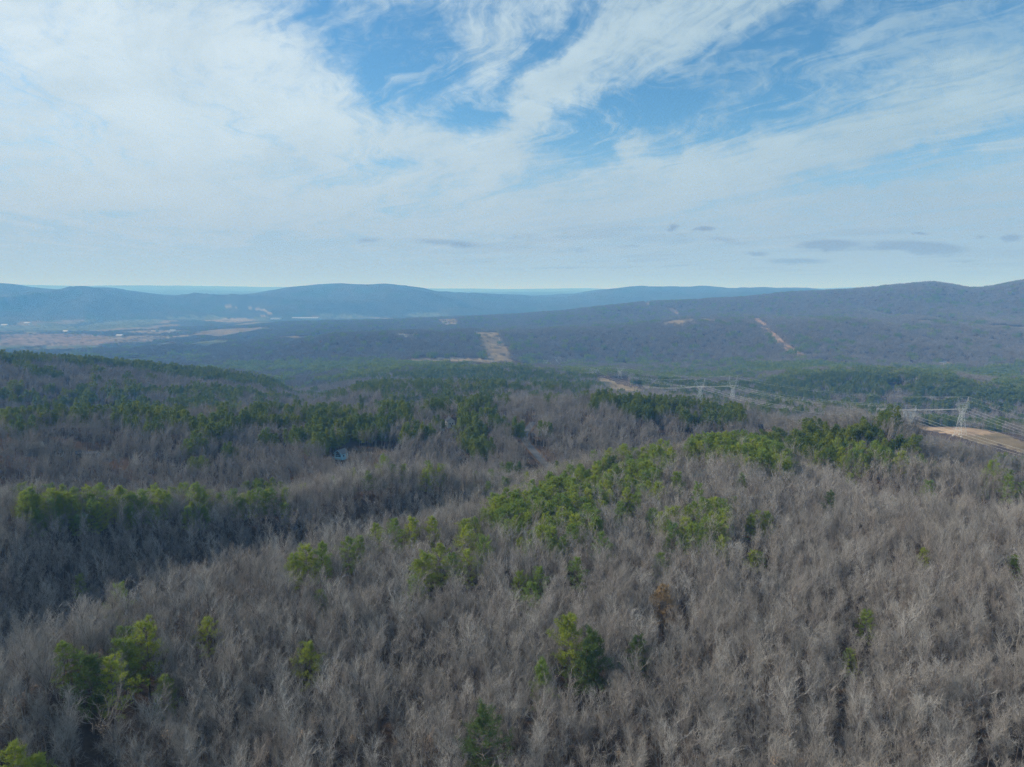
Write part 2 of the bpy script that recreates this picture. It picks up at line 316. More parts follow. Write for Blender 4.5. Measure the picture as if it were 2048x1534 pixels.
def ground(x, y):
    x = np.asarray(x, float); y = np.asarray(y, float)
    a = np.degrees(np.arctan2(x, y)); r = np.log(np.maximum(np.hypot(x, y), 6.1))
    i = np.interp(a, TA, np.arange(len(TA))); j = np.interp(r, LR, np.arange(len(LR)))
    i0 = np.clip(i.astype(int), 0, len(TA) - 2); j0 = np.clip(j.astype(int), 0, len(TR) - 2); fi, fj = i - i0, j - j0
    return (TG[i0, j0]*(1-fi) + TG[i0+1, j0]*fi)*(1-fj) + (TG[i0, j0+1]*(1-fi) + TG[i0+1, j0+1]*fi)*fj
def at(u, v, h=0., dmin=60, dmax=30000):
    """first point of the land (raised by h) along the sight line of a photograph pixel"""
    r = pix_dir(u, v); r = r / math.hypot(r[0], r[1]); d = np.exp(np.linspace(math.log(dmin), math.log(dmax), 5000))
    x, y, z = r[0] * d, r[1] * d, ZC + r[2] * d; g = ground(x, y) + h
    k = np.argmax(z <= g) if (z <= g).any() else len(d) - 1
    return float(x[k]), float(y[k]), float(g[k] - h)
def project(x, y, z):
    dz = z - ZC; f = y * cp - dz * sp; up = y * sp + dz * cp; f = np.maximum(f, .01)
    return 1024 + F * x / f, 767 - F * up / f
def inpoly(u, v, poly):
    c = np.zeros(np.shape(u), bool); n = len(poly)
    for i in range(n):
        (x1, y1), (x2, y2) = poly[i], poly[(i + 1) % n]
        if y1 == y2: continue
        c ^= ((y1 > v) != (y2 > v)) & (u < (x2 - x1) * (v - y1) / (y2 - y1) + x1)
    return c
def ell(u, v, ru, rv, n=12): return [(u + ru * math.cos(2*math.pi*i/n), v + rv * math.sin(2*math.pi*i/n)) for i in range(n)]
STRAW, TAN, CLAY, PINKSTRAW, PASTURE, PALE = (.20,.155,.095), (.25,.195,.125), (.33,.235,.155), (.20,.145,.105), (.115,.125,.075), (.34,.33,.30)
# open ground: (outline, nearest, farthest, colour, ragged edge)
OPEN = [
 ([(950,659),(994,659),(1016,700),(1026,724),(984,728),(966,712)], 2000, 3100, STRAW, 5),
 ([(872,636),(910,634),(918,653),(884,653)], 3400, 4700, STRAW, 3),
 ([(785,721),(900,715),(1000,720),(1075,733),(1060,741),(1010,740),(940,727),(840,727)], 1650, 2700, TAN, 2),
 ([(1494,632),(1514,632),(1560,676),(1618,714),(1592,716),(1546,682)], 2000, 3400, (.36,.24,.16), 4),
 ([(1280,598),(1292,598),(1306,612),(1294,612)], 3500, 4800, PINKSTRAW, 2),
 ([(1330,614),(1344,614),(1362,632),(1348,632)], 3300, 4800, PINKSTRAW, 2),
 ([(1310,640),(1370,634),(1465,637),(1460,646),(1330,652)], 2500, 3300, STRAW, 7),
 ([(1960,650),(2060,654),(2060,664),(2010,660)], 2500, 3400, STRAW, 4),
 ([(1755,637),(1900,640),(1960,648),(1880,648)], 2500, 3300, STRAW, 8),
 ([(1778,850),(1800,842),(1850,839),(1905,843),(1965,852),(2060,888),(2060,912),(2000,890),(1960,886),(1900,868),(1830,858)], 640, 1080, CLAY, 2),
 ([(1186,752),(1215,758),(1240,768),(1295,779),(1285,786),(1230,786),(1200,772)], 1150, 2000, TAN, 3),
 ([(690,897),(752,893),(785,898),(778,912),(700,918)], 430, 540, (.125,.095,.068), 4),
 ([(1232,728),(1270,728),(1272,735),(1230,735)], 1900, 2600, PALE, 2),
 ([(1056,826),(1080,827),(1081,832),(1056,831)], 500, 800, TAN, 0),
 ([(84,796),(110,796),(116,804),(86,804)], 700, 950, TAN, 1),
 ([(1860,724),(1905,724),(1905,731),(1860,731)], 1900, 2900, TAN, 2),
 ([(1775,770),(1835,770),(1835,776),(1775,776)], 1200, 1800, TAN, 2),
 ([(790,668),(832,668),(832,676),(795,676)], 2300, 3000, PALE, 4),
 ([(100,894),(240,900),(238,915),(120,915)], 380, 560, (.11,.085,.06), 4),
 # the valley of fields
 ([(0,669),(90,667),(170,668),(225,674),(300,680),(310,687),(120,692),(0,692)], 2600, 6000, PINKSTRAW, 3),
 ([(180,676),(260,672),(330,672),(420,668),(380,677),(250,684)], 2600, 6000, STRAW, 2),
 ([(0,652),(70,650),(150,652),(150,660),(0,661)], 3500, 7000, PASTURE, 3),
 ([(150,654),(200,646),(280,639),(335,640),(300,650),(220,658)], 3500, 8000, PASTURE, 3),
 ([(225,664),(300,660),(355,660),(400,664),(300,669)], 3000, 6000, STRAW, 2),
 ([(0,696),(60,700),(115,697),(118,702),(60,704),(0,702)], 2200, 4500, PASTURE, 1),
 ([(330,632),(420,630),(470,637),(440,641),(340,639)], 5500, 9000, PASTURE, 2),
 ([(640,630),(700,628),(740,634),(700,637),(640,637)], 5500, 9000, PASTURE, 2),
 ([(810,628),(880,626),(900,632),(830,635)], 5500, 9000, PASTURE, 2),
 ([(470,676),(500,672),(520,676),(490,680)], 2300, 3600, PALE, 2),
 ([(540,677),(575,674),(590,677),(560,680)], 2300, 3600, STRAW, 2),
 ([(10,616),(55,618),(56,622),(12,620)], 6500, 9600, PASTURE, 1),
 ([(440,610),(475,613),(472,616),(440,613)], 6500, 9600, TAN, 0),
 ([(488,614),(525,618),(545,625),(535,631),(515,634),(532,628),(538,625),(520,621)], 6000, 9600, TAN, 0),
 ([(400,641),(480,636),(520,640),(480,645)], 5000, 8000, TAN, 2),
]
# gaps kept free of trees so that what stands behind is seen (outline, nearest, farthest)
GAPS = [([(1370,951),(1408,946),(1410,958),(1370,961)], 290, 340),
        ([(1036,886),(1042,864),(1056,842),(1074,840),(1064,864),(1062,880),(1078,894),(1096,918),(1072,926),(1046,904)], 330, 720),
        ([(666,884),(698,884),(700,908),(668,910)], 425, 480),
        ([(884,828),(912,828),(914,850),(886,850)], 480, 600), ([(56,888),(84,888),(84,908),(58,908)], 380, 480),
         ([(1050,824),(1086,824),(1086,833),(1050,833)], 560, 700),
        ([(1060,798),(1080,798),(1080,828),(1060,828)], 585, 640),
        ([(1820,800),(1850,800),(1850,850),(1800,850)], 780, 960), ([(1905,795),(1950,795),(1950,862),(1905,862)], 780, 1000), ([(1790,846),(1850,841),(1960,850),(2060,886),(2060,908),(1990,892),(1900,872),(1830,860)], 440, 1080),
        ([(1390,760),(1415,760),(1415,800),(1390,800)], 1010, 1120), ([(1450,745),(1485,745),(1485,800),(1450,800)], 1100, 1220),
        ([(1225,740),(1260,740),(1260,785),(1225,785)], 1420, 1620)]
# pine woods: (outline of the tops, nearest, farthest, share of pines)
PINES = [
 ([(925,1070),(930,1030),(1000,985),(1100,945),(1190,915),(1240,880),(1350,880),(1345,905),(1290,960),(1180,1055),(1080,1075)], 180, 420, .44),
 ([(1190,950),(1300,930),(1480,940),(1450,1060),(1200,1070)], 180, 420, .16),
 ([(1525,872),(1600,843),(1700,824),(1800,836),(1835,862),(1850,902),(1750,918),(1650,905),(1560,885)], 360, 580, .76),
 ([(1370,880),(1440,862),(1540,872),(1560,892),(1500,900),(1390,888)], 310, 460, .85),
 ([(1490,900),(1575,895),(1580,925),(1500,930)], 300, 430, .85),
 ([(40,972),(330,972),(620,980),(620,1010),(330,1008),(60,1012)], 250, 350, .3),
 ([(0,812),(350,812),(700,808),(780,815),(775,885),(620,885),(590,862),(400,868),(150,856),(0,850)], 470, 690, .42),
 ([(612,826),(772,822),(772,888),(620,888)], 485, 610, .95),
 ([(760,800),(900,790),(1010,790),(1010,826),(860,838),(770,840)], 470, 720, .5),
 ([(880,818),(950,812),(960,850),(890,850)], 470, 700, .7),
 ([(1170,785),(1300,785),(1420,790),(1490,800),(1495,838),(1400,830),(1300,815),(1170,800)], 520, 760, .8),
 ([(1028,845),(1045,805),(1062,815),(1052,862),(1032,868)], 430, 720, .97),
 ([(1066,868),(1084,866),(1086,905),(1072,900)], 400, 600, .9),
 ([(780,840),(860,835),(870,880),(790,880)], 420, 600, .25), ([(930,850),(990,850),(990,890),(930,890)], 420, 600, .5),
 ([(0,762),(180,765),(190,815),(0,822)], 680, 1000, .6), ([(180,768),(560,770),(560,812),(180,815)], 680, 1000, .45),
 ([(0,698),(120,703),(250,715),(400,733),(580,762),(580,776),(400,748),(250,730),(120,719),(0,714)], 950, 1350, .9),
 ([(580,765),(760,758),(1180,758),(1180,776),(760,772),(580,780)], 780, 1200, .65), ([(580,775),(1180,772),(1180,805),(580,810)], 760, 1000, .28),
 ([(850,785),(900,780),(905,800),(850,800)], 760, 1000, .9),
 ([(690,740),(830,727),(1040,726),(1085,742),(1080,758),(880,755),(700,752)], 1200, 1800, .72),
 ([(440,715),(700,712),(840,716),(900,728),(700,740),(440,735)], 1500, 2500, .66),
 ([(1440,735),(1500,722),(1640,718),(1720,728),(1690,738),(1500,742)], 1750, 2400, .97),
 ([(1505,760),(1600,742),(1750,733),(1880,738),(1975,765),(1960,792),(1800,776),(1620,790),(1510,780)], 1250, 1850, .84),
 ([(1760,758),(2060,752),(2060,800),(1840,785)], 1200, 1800, .85), ([(1780,728),(2060,728),(2060,756),(1900,752)], 1700, 2600, .7),
 ([(1515,775),(1640,770),(1640,795),(1515,795)], 1050, 1500, .8), ([(1840,800),(2060,812),(2060,850),(1840,838)], 980, 1250, .55),
 ([(1080,735),(1500,735),(1500,775),(1080,770)], 1250, 2400, .5), ([(1640,790),(1840,785),(2060,800),(2060,815),(1700,820),(1500,815)], 1000, 1500, .35),
 ([(820,708),(1000,713),(1400,716),(1400,730),(900,722)], 1900, 2400, .3),
]
def classify():
    """colour of the land at every grid point"""
    u, v = project(TX, TY, TG)
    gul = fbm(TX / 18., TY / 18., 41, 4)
    n1 = fbm(TX / 9., TY / 9., 3, 3); n2 = fbm(TX / 55., TY / 55., 8, 3)
    base = np.stack([.082 + .05*n1 + .03*n2, .060 + .034*n1 + .02*n2, .047 + .024*n1 + .014*n2], -1)
    far = np.clip((TD - 4300) / 1500, 0, 1)[..., None]
    n3 = fbm(TX / 210., TY / 210., 5, 4); n4 = fbm(TX / 40., TY / 40., 6, 2)
    forest = np.stack([.062 + .06*n3 + .04*n4, .060 + .052*n3 + .036*n4, .050 + .036*n3 + .026*n4], -1)
    gr = (n3 > .13)[..., None]; forest = np.where(gr, forest * np.array([.62, .85, .62]), forest)
    col = base * (1 - far) + forest * far
    # patchwork of fields on the far valley floor
    fl = (TD > 3300) & (TD < 7600) & (TG < ZC - 205) & (TX < 200)
    cell = fbm(TX / 330. + .3 * n3, TY / 520., 21, 2); fl &= cell > .07
    fcol = np.where((fbm(TX / 300., TY / 380., 31, 2) > 0)[..., None], np.array(STRAW), np.array(PASTURE))
    col = np.where(fl[..., None], fcol * (.9 + .8*n4[..., None]), col)
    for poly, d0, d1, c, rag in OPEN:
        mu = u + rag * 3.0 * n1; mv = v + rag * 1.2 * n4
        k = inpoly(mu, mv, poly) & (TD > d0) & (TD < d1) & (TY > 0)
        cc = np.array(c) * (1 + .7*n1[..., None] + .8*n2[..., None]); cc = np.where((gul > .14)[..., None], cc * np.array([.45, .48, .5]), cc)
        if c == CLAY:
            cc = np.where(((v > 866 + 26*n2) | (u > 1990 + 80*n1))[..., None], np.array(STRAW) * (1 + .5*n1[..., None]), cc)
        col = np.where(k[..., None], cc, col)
    return np.clip(col, .01, .9)
def ground_mat(T):
    at_ = T.node('ShaderNodeAttribute', attribute_name='land'); g = T.node('ShaderNodeNewGeometry')
    n = T.noise(g.outputs['Position'], .8, 6, .65); n2 = T.noise(g.outputs['Position'], .03, 5, .6)
    f = T.m('MULTIPLY', T.m('ADD', .35, T.m('MULTIPLY', n, 1.3)), T.m('ADD', .55, T.m('MULTIPLY', n2, .9)))
    return princ(T, T.mix(1.0, at_.outputs['Color'], T.comb(f, f, f), 'MULTIPLY'), 1., 0.)
M_GROUND = mat('leaf_litter_and_fields', ground_mat)
def build_ground():
    col = classify(); nA, nR = TG.shape
    idx = np.arange(nA * nR).reshape(nA, nR)
    V = np.stack([TX, TY, TG], -1).reshape(-1, 3); cc = np.concatenate([col, np.ones(col.shape[:2] + (1,))], -1).reshape(-1, 4)
    q = np.stack([idx[:-1, :-1], idx[1:, :-1], idx[1:, 1:], idx[:-1, 1:]], -1)[..., ::-1]
    dm = TR[:-1]
    for name, d0, d1 in (('ground', 0, 2150), ('hill_and_valley', 2150, 7000), ('mountains', 7000, 1e9)):
        sel = (dm >= d0) & (dm < d1); f = q[:, sel].reshape(-1, 4)
        used, inv = np.unique(f, return_inverse=True)
        me = mesh_np(name, V[used], inv.reshape(-1, 4), [M_GROUND], {'land': ('FLOAT_COLOR', cc[used])}, smooth=True)
        o = link(name, me); o['kind'] = 'structure'
        if name == 'ground':       # close the hole under the drone
            k = link('ground', mesh_np('ground_centre', np.concatenate([V[idx[:, 0]], [[0, 0, TG[:, 0].mean()]]]),
                     [[i, nA, (i + 1) % nA] for i in range(nA)], [M_GROUND], {'land': ('FLOAT_COLOR', np.tile([.1, .07, .05, 1], (nA + 1, 1)))}))
            k['kind'] = 'structure'
build_ground()

# ------------------------------------------------------------------ haze
def build_haze():
    me = MB().box(-46000, 46000, -46000, 46000, TG.min() - 3, TG.max() + 60).mesh('haze', None) if False else None
    m = D_.materials.new('haze_air'); m.use_nodes = True; T = NT(m.node_tree); out = T.node('ShaderNodeOutputMaterial')
    v = T.node('ShaderNodeVolumePrincipled'); v.inputs['Color'].default_value = HAZE_COL; v.inputs['Density'].default_value = HAZE_D
    v.inputs['Anisotropy'].default_value = 0.; v.inputs['Absorption Color'].default_value = (1, 1, 1, 1)
    T.l.new(v.outputs[0], out.inputs['Volume'])
    o = MB().box(-46000, 46000, -46000, 46000, TG.min() - 3, TG.max() + 40).build('haze', m); o['kind'] = 'stuff'
HAZE_COL = (.16, .48, 1.0, 1); HAZE_D = 1.5e-4
build_haze()

# ------------------------------------------------------------------ plant materials
def bark_mat(T, k=1.34):
    oi = T.node('ShaderNodeObjectInfo'); a = T.node('ShaderNodeAttribute', attribute_name='tint')
    r = T.m('FRACT', T.m('ADD', oi.outputs['Random'], a.outputs['Fac']))
    cr = T.node('ShaderNodeValToRGB'); T.l.new(r, cr.inputs[0]); e = cr.color_ramp.elements
    hues = [(.265, (.91, .82)), (.33, (.93, .86)), (.205, (.94, .88)), (.40, (.95, .90)), (.255, (.85, .74)), (.30, (.94, .87)), (.23, (.90, .80))]
    e[1].position = 1.; e[0].position = 0.; mid_ = [e.new(i / (len(hues) - 1)) for i in range(1, len(hues) - 1)]
    for i, (v, (g_, b_)) in enumerate(hues):
        x = e[i]; x.color = (v * k, v * g_ * .998 * k, v * b_ * .978 * k, 1)
    d = T.node('ShaderNodeBsdfDiffuse'); T.l.new(cr.outputs[0], d.inputs[0]); return d.outputs[0]
M_BARK = mat('bare_twig_bark', bark_mat); M_BARK_M = mat('shade_darkened_mid_bark', lambda T: bark_mat(T, .98)); M_BARK_D = mat('shade_darkened_far_bark', lambda T: bark_mat(T, .70))  # mid and far bark: same hues darkened, standing in for shade between twigs
def trunk_mat(T):
    oi = T.node('ShaderNodeObjectInfo'); cr = T.node('ShaderNodeValToRGB'); T.l.new(oi.outputs['Random'], cr.inputs[0]); e = cr.color_ramp.elements
    e[0].color = (.13, .11, .10, 1); e[1].color = (.30, .28, .255, 1); x = e.new(.85); x.color = (.23, .20, .185, 1); x = e.new(.93); x.color = (.25, .235, .22, 1)
    g = T.node('ShaderNodeNewGeometry'); n = T.noise(g.outputs['Position'], 2.5, 4, .6); f = T.m('ADD', .7, T.m('MULTIPLY', n, .5))
    d = T.node('ShaderNodeBsdfDiffuse'); T.l.new(T.mix(1.0, cr.outputs[0], T.comb(f, f, f), 'MULTIPLY'), d.inputs[0]); return d.outputs[0]
M_TRUNK = mat('tree_trunk_bark', trunk_mat)
def needle_mat(T, k=1.75):
    oi = T.node('ShaderNodeObjectInfo'); a = T.node('ShaderNodeAttribute', attribute_name='tint')
    r = T.m('FRACT', T.m('ADD', oi.outputs['Random'], a.outputs['Fac']))
    cr = T.node('ShaderNodeValToRGB'); T.l.new(r, cr.inputs[0]); e = cr.color_ramp.elements
    e[0].position = 0; e[0].color = (.150*k, .190*k, .034*k, 1); e[1].position = 1; e[1].color = (.185*k, .215*k, .034*k, 1)
    for p, c in ((.25, (.110, .155, .040)), (.5, (.205, .230, .036)), (.75, (.095, .140, .042))):
        x = e.new(p); x.color = tuple(q * k for q in c) + (1,)
    d = T.node('ShaderNodeBsdfDiffuse'); t = T.node('ShaderNodeBsdfTranslucent'); T.l.new(cr.outputs[0], d.inputs[0]); T.l.new(cr.outputs[0], t.inputs[0])
    mx = T.node('ShaderNodeMixShader'); mx.inputs[0].default_value = .38; T.l.new(d.outputs[0], mx.inputs[1]); T.l.new(t.outputs[0], mx.inputs[2]); return mx.outputs[0]
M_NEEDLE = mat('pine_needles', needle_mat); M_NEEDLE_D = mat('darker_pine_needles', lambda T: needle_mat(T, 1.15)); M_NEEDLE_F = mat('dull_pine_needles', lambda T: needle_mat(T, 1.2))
def plain_needles(name, c):
    def b(T):
        d = T.node('ShaderNodeBsdfDiffuse'); t = T.node('ShaderNodeBsdfTranslucent'); mx = T.node('ShaderNodeMixShader'); mx.inputs[0].default_value = .38
        for n in (d, t): n.inputs[0].default_value = c + (1,)
        T.l.new(d.outputs[0], mx.inputs[1]); T.l.new(t.outputs[0], mx.inputs[2]); return mx.outputs[0]
    return mat(name, b)
M_NEEDLE_DARK = plain_needles('dark_green_needles', (.115, .165, .055)); M_NEEDLE_YEL = plain_needles('yellow_green_needles', (.27, .315, .055))
M_DEADLEAF = flat('dry_tan_leaves', (.42, .30, .20), .9, 0., var=.35, scale=3)
M_RUST = flat('dying_orange_needles', (.33, .23, .12), .9, 0., var=.3)

# ------------------------------------------------------------------ plant meshes
def nrm(a): return a / np.maximum(np.linalg.norm(a, axis=-1, keepdims=True), 1e-9)
def prisms(P0, P1, R0, R1, n=3, tint=None):
    """segments -> open n-sided tapered tubes"""
    P0, P1 = np.array(P0, float), np.array(P1, float); R0, R1 = np.array(R0, float), np.array(R1, float)
    d = nrm(P1 - P0); h = np.where(np.abs(d[:, 2:3]) < .9, np.array([[0, 0, 1.]]), np.array([[1., 0, 0]]))
    p = nrm(np.cross(d, h)); q = np.cross(d, p); t = 2 * np.pi * np.arange(n) / n
    ring = np.cos(t)[None, :, None] * p[:, None] + np.sin(t)[None, :, None] * q[:, None]
    V = np.concatenate([P0[:, None] + R0[:, None, None] * ring, P1[:, None] + R1[:, None, None] * ring], 1)
    N = len(P0); b = (np.arange(N) * 2 * n)[:, None]; i = np.arange(n)[None, :]; j = (i + 1) % n
    Fc = np.stack([b + i, b + j, b + n + j, b + n + i], -1).reshape(-1, 4)
    tv = None if tint is None else np.repeat(np.array(tint, float), 2 * n)
    return V.reshape(-1, 3), Fc, tv
def bare_tree(g, H, W, nl, ns, nt, rs=1., low=.34, tw=.0115):
    """-> (trunk and limb segments, twig segments); every twig belongs to a branch, every branch to a limb"""
    A, B = [], []
    n = 8; TH = H * g.uniform(.62, .78); lean = g.normal(0, .045, 2); p = np.array([0., 0, -.6]); pts = []
    for i in range(n + 1):
        pts.append(p.copy()); p = p + np.array([lean[0] + g.normal(0, .05), lean[1] + g.normal(0, .05), 1.]) * (TH / n)
    pts = np.array(pts); rad = np.interp(np.linspace(0, 1, n + 1), [0, .1, .6, 1], [.19, .145, .10, .06]) * H / 17 * rs
    for i in range(n): A.append((pts[i], pts[i+1], rad[i], rad[i+1]))
    ph = g.random() * 6.28; tt = np.linspace(0, 1, n + 1); lop = g.uniform(.7, 1.25, 7)
    for k in range(nl):
        t = low / .67 + (1 - low / .67) * ((k + g.random()) / nl) ** .7; t = min(t, 1.)
        o = np.array([np.interp(t, tt, pts[:, c]) for c in range(3)]); r0 = np.interp(t, tt, rad) * .66
        x = (t - low / .67) / (1 - low / .67); ph += 2.4 + g.normal(0, .4)
        inc = R(56 - 32 * x ** 1.3) * g.uniform(.4, 1.1)
        L = (W * (1.0 + .25 * x) if x < .8 else H * .34) * g.uniform(.7, 1.15) * lop[int((ph % 6.283) / 6.284 * 7)]
        d = np.array([math.cos(ph) * math.sin(inc), math.sin(ph) * math.sin(inc), math.cos(inc)])
        m = 4; q = o; lp = [o]
        for i in range(m):
            d = nrm(d + g.normal(0, .16, 3) + np.array([0, 0, .12])); q = q + d * L / m; lp.append(q)
        rr = np.linspace(r0, .016 * rs, m + 1)
        for i in range(m): A.append((lp[i], lp[i+1], rr[i], rr[i+1]))
        lp = np.array(lp)
        for s in range(ns):
            f = (.2 + .8 * (s + g.random()) / ns) * m; i = min(int(f), m - 1); o2 = lp[i] + (lp[i+1] - lp[i]) * (f - i); dl = nrm(lp[i+1] - lp[i])
            d2 = nrm(dl + g.normal(0, .55, 3) + np.array([0, 0, .26])); L2 = L * g.uniform(.28, .55) * (1.15 - .5 * f / m)
            md = o2 + d2 * L2 * .5; d3 = nrm(d2 + g.normal(0, .25, 3) + np.array([0, 0, .1])); en = md + d3 * L2 * .5
            B.append((o2, md, tw * 1.9, tw * 1.4)); B.append((md, en, tw * 1.4, tw * .7))
            for t2 in range(nt):
                f2 = .1 + .9 * (t2 + g.random()) / nt; o3 = o2 + (md - o2) * f2 * 2 if f2 < .5 else md + (en - md) * (f2 - .5) * 2
                dd = nrm(d2 + g.normal(0, .62, 3) + np.array([0, 0, .30])); L3 = g.uniform(.5, 1.5) * H / 17
                B.append((o3, o3 + dd * L3, tw * .9, tw * .4))
    return A, B
def seg_mesh(name, segs, n, m_, tint=None):
    V, Fc, tv = prisms([s[0] for s in segs], [s[1] for s in segs], [s[2] for s in segs], [s[3] for s in segs], n, tint)
    return mesh_np(name, V, Fc, [m_], None if tv is None else {'tint': ('FLOAT', tv)})
def pine_tree(g, H, W, nb, nc, nn, bl, bw):
    """-> (trunk and bough segments, needle triangles)"""
    A = []; lean = g.normal(0, .03, 2); n = 6; pts = np.array([[lean[0]*H*t + g.normal(0, .08)*t, lean[1]*H*t + g.normal(0, .08)*t, -.6 + (H+.2)*t] for t in np.linspace(0, 1, n + 1)])
    rad = np.linspace(.17, .02, n + 1) * H / 15
    for i in range(n): A.append((pts[i], pts[i+1], rad[i], rad[i+1]))
    P = []; Dn = []; ph = g.random() * 6
    lob = g.uniform(.65, 1.3, 9)
    for k in range(nb):
        t = .30 + .69 * ((k + .5 * g.random()) / nb); o = np.array([np.interp(t, np.linspace(0, 1, n + 1), pts[:, c]) for c in range(3)])
        ph += 2.4 + g.normal(0, .3); x = (t - .30) / .70
        prof = (0.55 + 1.2 * x if x < .3 else .91 * ((1 - x) / .7) ** .6 + .08)
        L = W * prof * g.uniform(.55, 1.15) * lob[int((ph % 6.283) / 6.284 * 9)]
        el = R(-6 + 42 * x) + g.normal(0, .14); d = np.array([math.cos(ph) * math.cos(el), math.sin(ph) * math.cos(el), math.sin(el)])
        md = o + d * L * .55; d2 = nrm(d + np.array([0, 0, .25])); en = md + d2 * L * .45
        A.append((o, md, .05 * H / 15, .035)); A.append((md, en, .035, .012))
        for c in range(nc):
            f = .35 + .65 * (c + g.random()) / nc; pc = (o + (md - o) * f / .55) if f < .55 else md + (en - md) * (f - .55) / .45
            side = g.normal(0, 1, 3); side -= d * side.dot(d); side[2] *= .45; pc = pc + nrm(side) * g.uniform(0, .28) * L * f * .9
            P.append(pc); Dn.append(nrm(d2 * .8 + nrm(side) * .6 + np.array([0, 0, .35])))
    P = np.repeat(np.array(P), nn, 0); Dn = np.repeat(np.array(Dn), nn, 0); N = len(P)
    dr = nrm(Dn * .8 + g.normal(0, .55, (N, 3))); ln = bl * g.uniform(.6, 1.2, (N, 1)); sd_ = nrm(np.cross(dr, g.normal(0, 1, (N, 3)))) * bw * .5
    P = P + g.normal(0, bl * .35, (N, 3))
    V = np.stack([P - sd_, P + sd_, P + dr * ln], 1).reshape(-1, 3)
    return A, V
def tri_mesh(name, V, m_, tint=None):
    return mesh_np(name, V, np.arange(len(V)).reshape(-1, 3), [m_], None if tint is None else {'tint': ('FLOAT', tint)})

# ------------------------------------------------------------------ near trees: prototypes
BARE, PINE = [], []        # (trunk mesh, crown mesh, height)
for k in range(12):
    g = np.random.default_rng(100 + k); H = g.uniform(14, 18.5); W = g.uniform(2.7, 4.0) * (1.3 if k % 4 == 0 else 1.)
    A, B = bare_tree(g, H, W, int(g.integers(14, 20)), 7, 8, 1.15, g.uniform(.20, .36))
    BARE.append((seg_mesh('trunk', A, 5, M_TRUNK), seg_mesh('crown', B, 3, M_BARK), H))
for k in range(8):
    g = np.random.default_rng(300 + k); H = g.uniform(13, 17.5); W = g.uniform(3.8, 5.8)
    A, V = pine_tree(g, H, W, int(g.integers(40, 56)), 12, 12, .50, .085)
    PINE.append((seg_mesh('trunk', A, 5, M_TRUNK), tri_mesh('crown', V, M_NEEDLE), H))
# clumps for the middle distance and the far slopes
def clump(kind, k, ntree, rad, far):
    g = np.random.default_rng(500 + k + (50 if kind == 'pine' else 0) + (200 if far else 0)); Vs, Fs, Ts, b = [], [], [], 0
    for t in range(ntree):
        a = 2.4 * t + g.random(); rr = rad * math.sqrt((t + .5) / ntree); ox = np.array([rr * math.cos(a), rr * math.sin(a), 0]); tint = g.random() * .35
        H = g.uniform(13, 18.5)
        if kind == 'bare':
            if far:
                n = 46; P = np.stack([g.normal(0, 1.7, n), g.normal(0, 1.7, n), H * (.30 + .52 * g.random(n))], -1)
                dr = nrm(np.stack([g.normal(0, .5, n), g.normal(0, .5, n), np.ones(n)], -1)); sd_ = nrm(np.cross(dr, g.normal(0, 1, (n, 3)))) * .17
                V = np.stack([P - sd_, P + sd_, P + dr * g.uniform(1.8, 3.6, (n, 1))], 1).reshape(-1, 3); Fc = np.arange(len(V)).reshape(-1, 3)
            else:
                H *= .88; A, B = bare_tree(g, H, g.uniform(2.5, 3.7), 12, 4, 5, 1., .34, .026)
                V, Fc, _ = prisms(*[[s[i] for s in A + B] for i in range(4)], 3); Fc = np.concatenate([Fc[:, :3], Fc[:, [0, 2, 3]]])
        else:
            if far: A, V = pine_tree(g, H, 3.4, 24, 2, 2, 1.9, .95)
            else: A, V = pine_tree(g, H, g.uniform(3.0, 4.3), 34, 6, 7, .85, .26)
            Fc = np.arange(len(V)).reshape(-1, 3)
        Vs.append(V + ox); Fs.append(Fc + b); b += len(V); Ts.append(np.full(len(V), tint))
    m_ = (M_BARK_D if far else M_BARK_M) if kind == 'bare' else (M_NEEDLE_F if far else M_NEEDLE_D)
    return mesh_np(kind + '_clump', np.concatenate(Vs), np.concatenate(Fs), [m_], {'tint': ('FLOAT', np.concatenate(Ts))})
def loose(name, me):          # a source for instances, not placed in the scene itself
    return D_.objects.new(name, me)
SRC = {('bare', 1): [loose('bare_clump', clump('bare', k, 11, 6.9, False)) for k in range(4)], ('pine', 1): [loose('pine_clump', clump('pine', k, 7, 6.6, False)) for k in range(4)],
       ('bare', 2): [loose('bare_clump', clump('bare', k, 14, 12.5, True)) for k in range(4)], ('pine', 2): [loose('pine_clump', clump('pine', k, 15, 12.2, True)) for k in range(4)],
       ('bare', 0): [(loose('bare_trunk', t), loose('bare_crown', c)) for t, c, h in BARE], ('pine', 0): [(loose('pine_trunk', t), loose('pine_crown', c)) for t, c, h in PINE]}

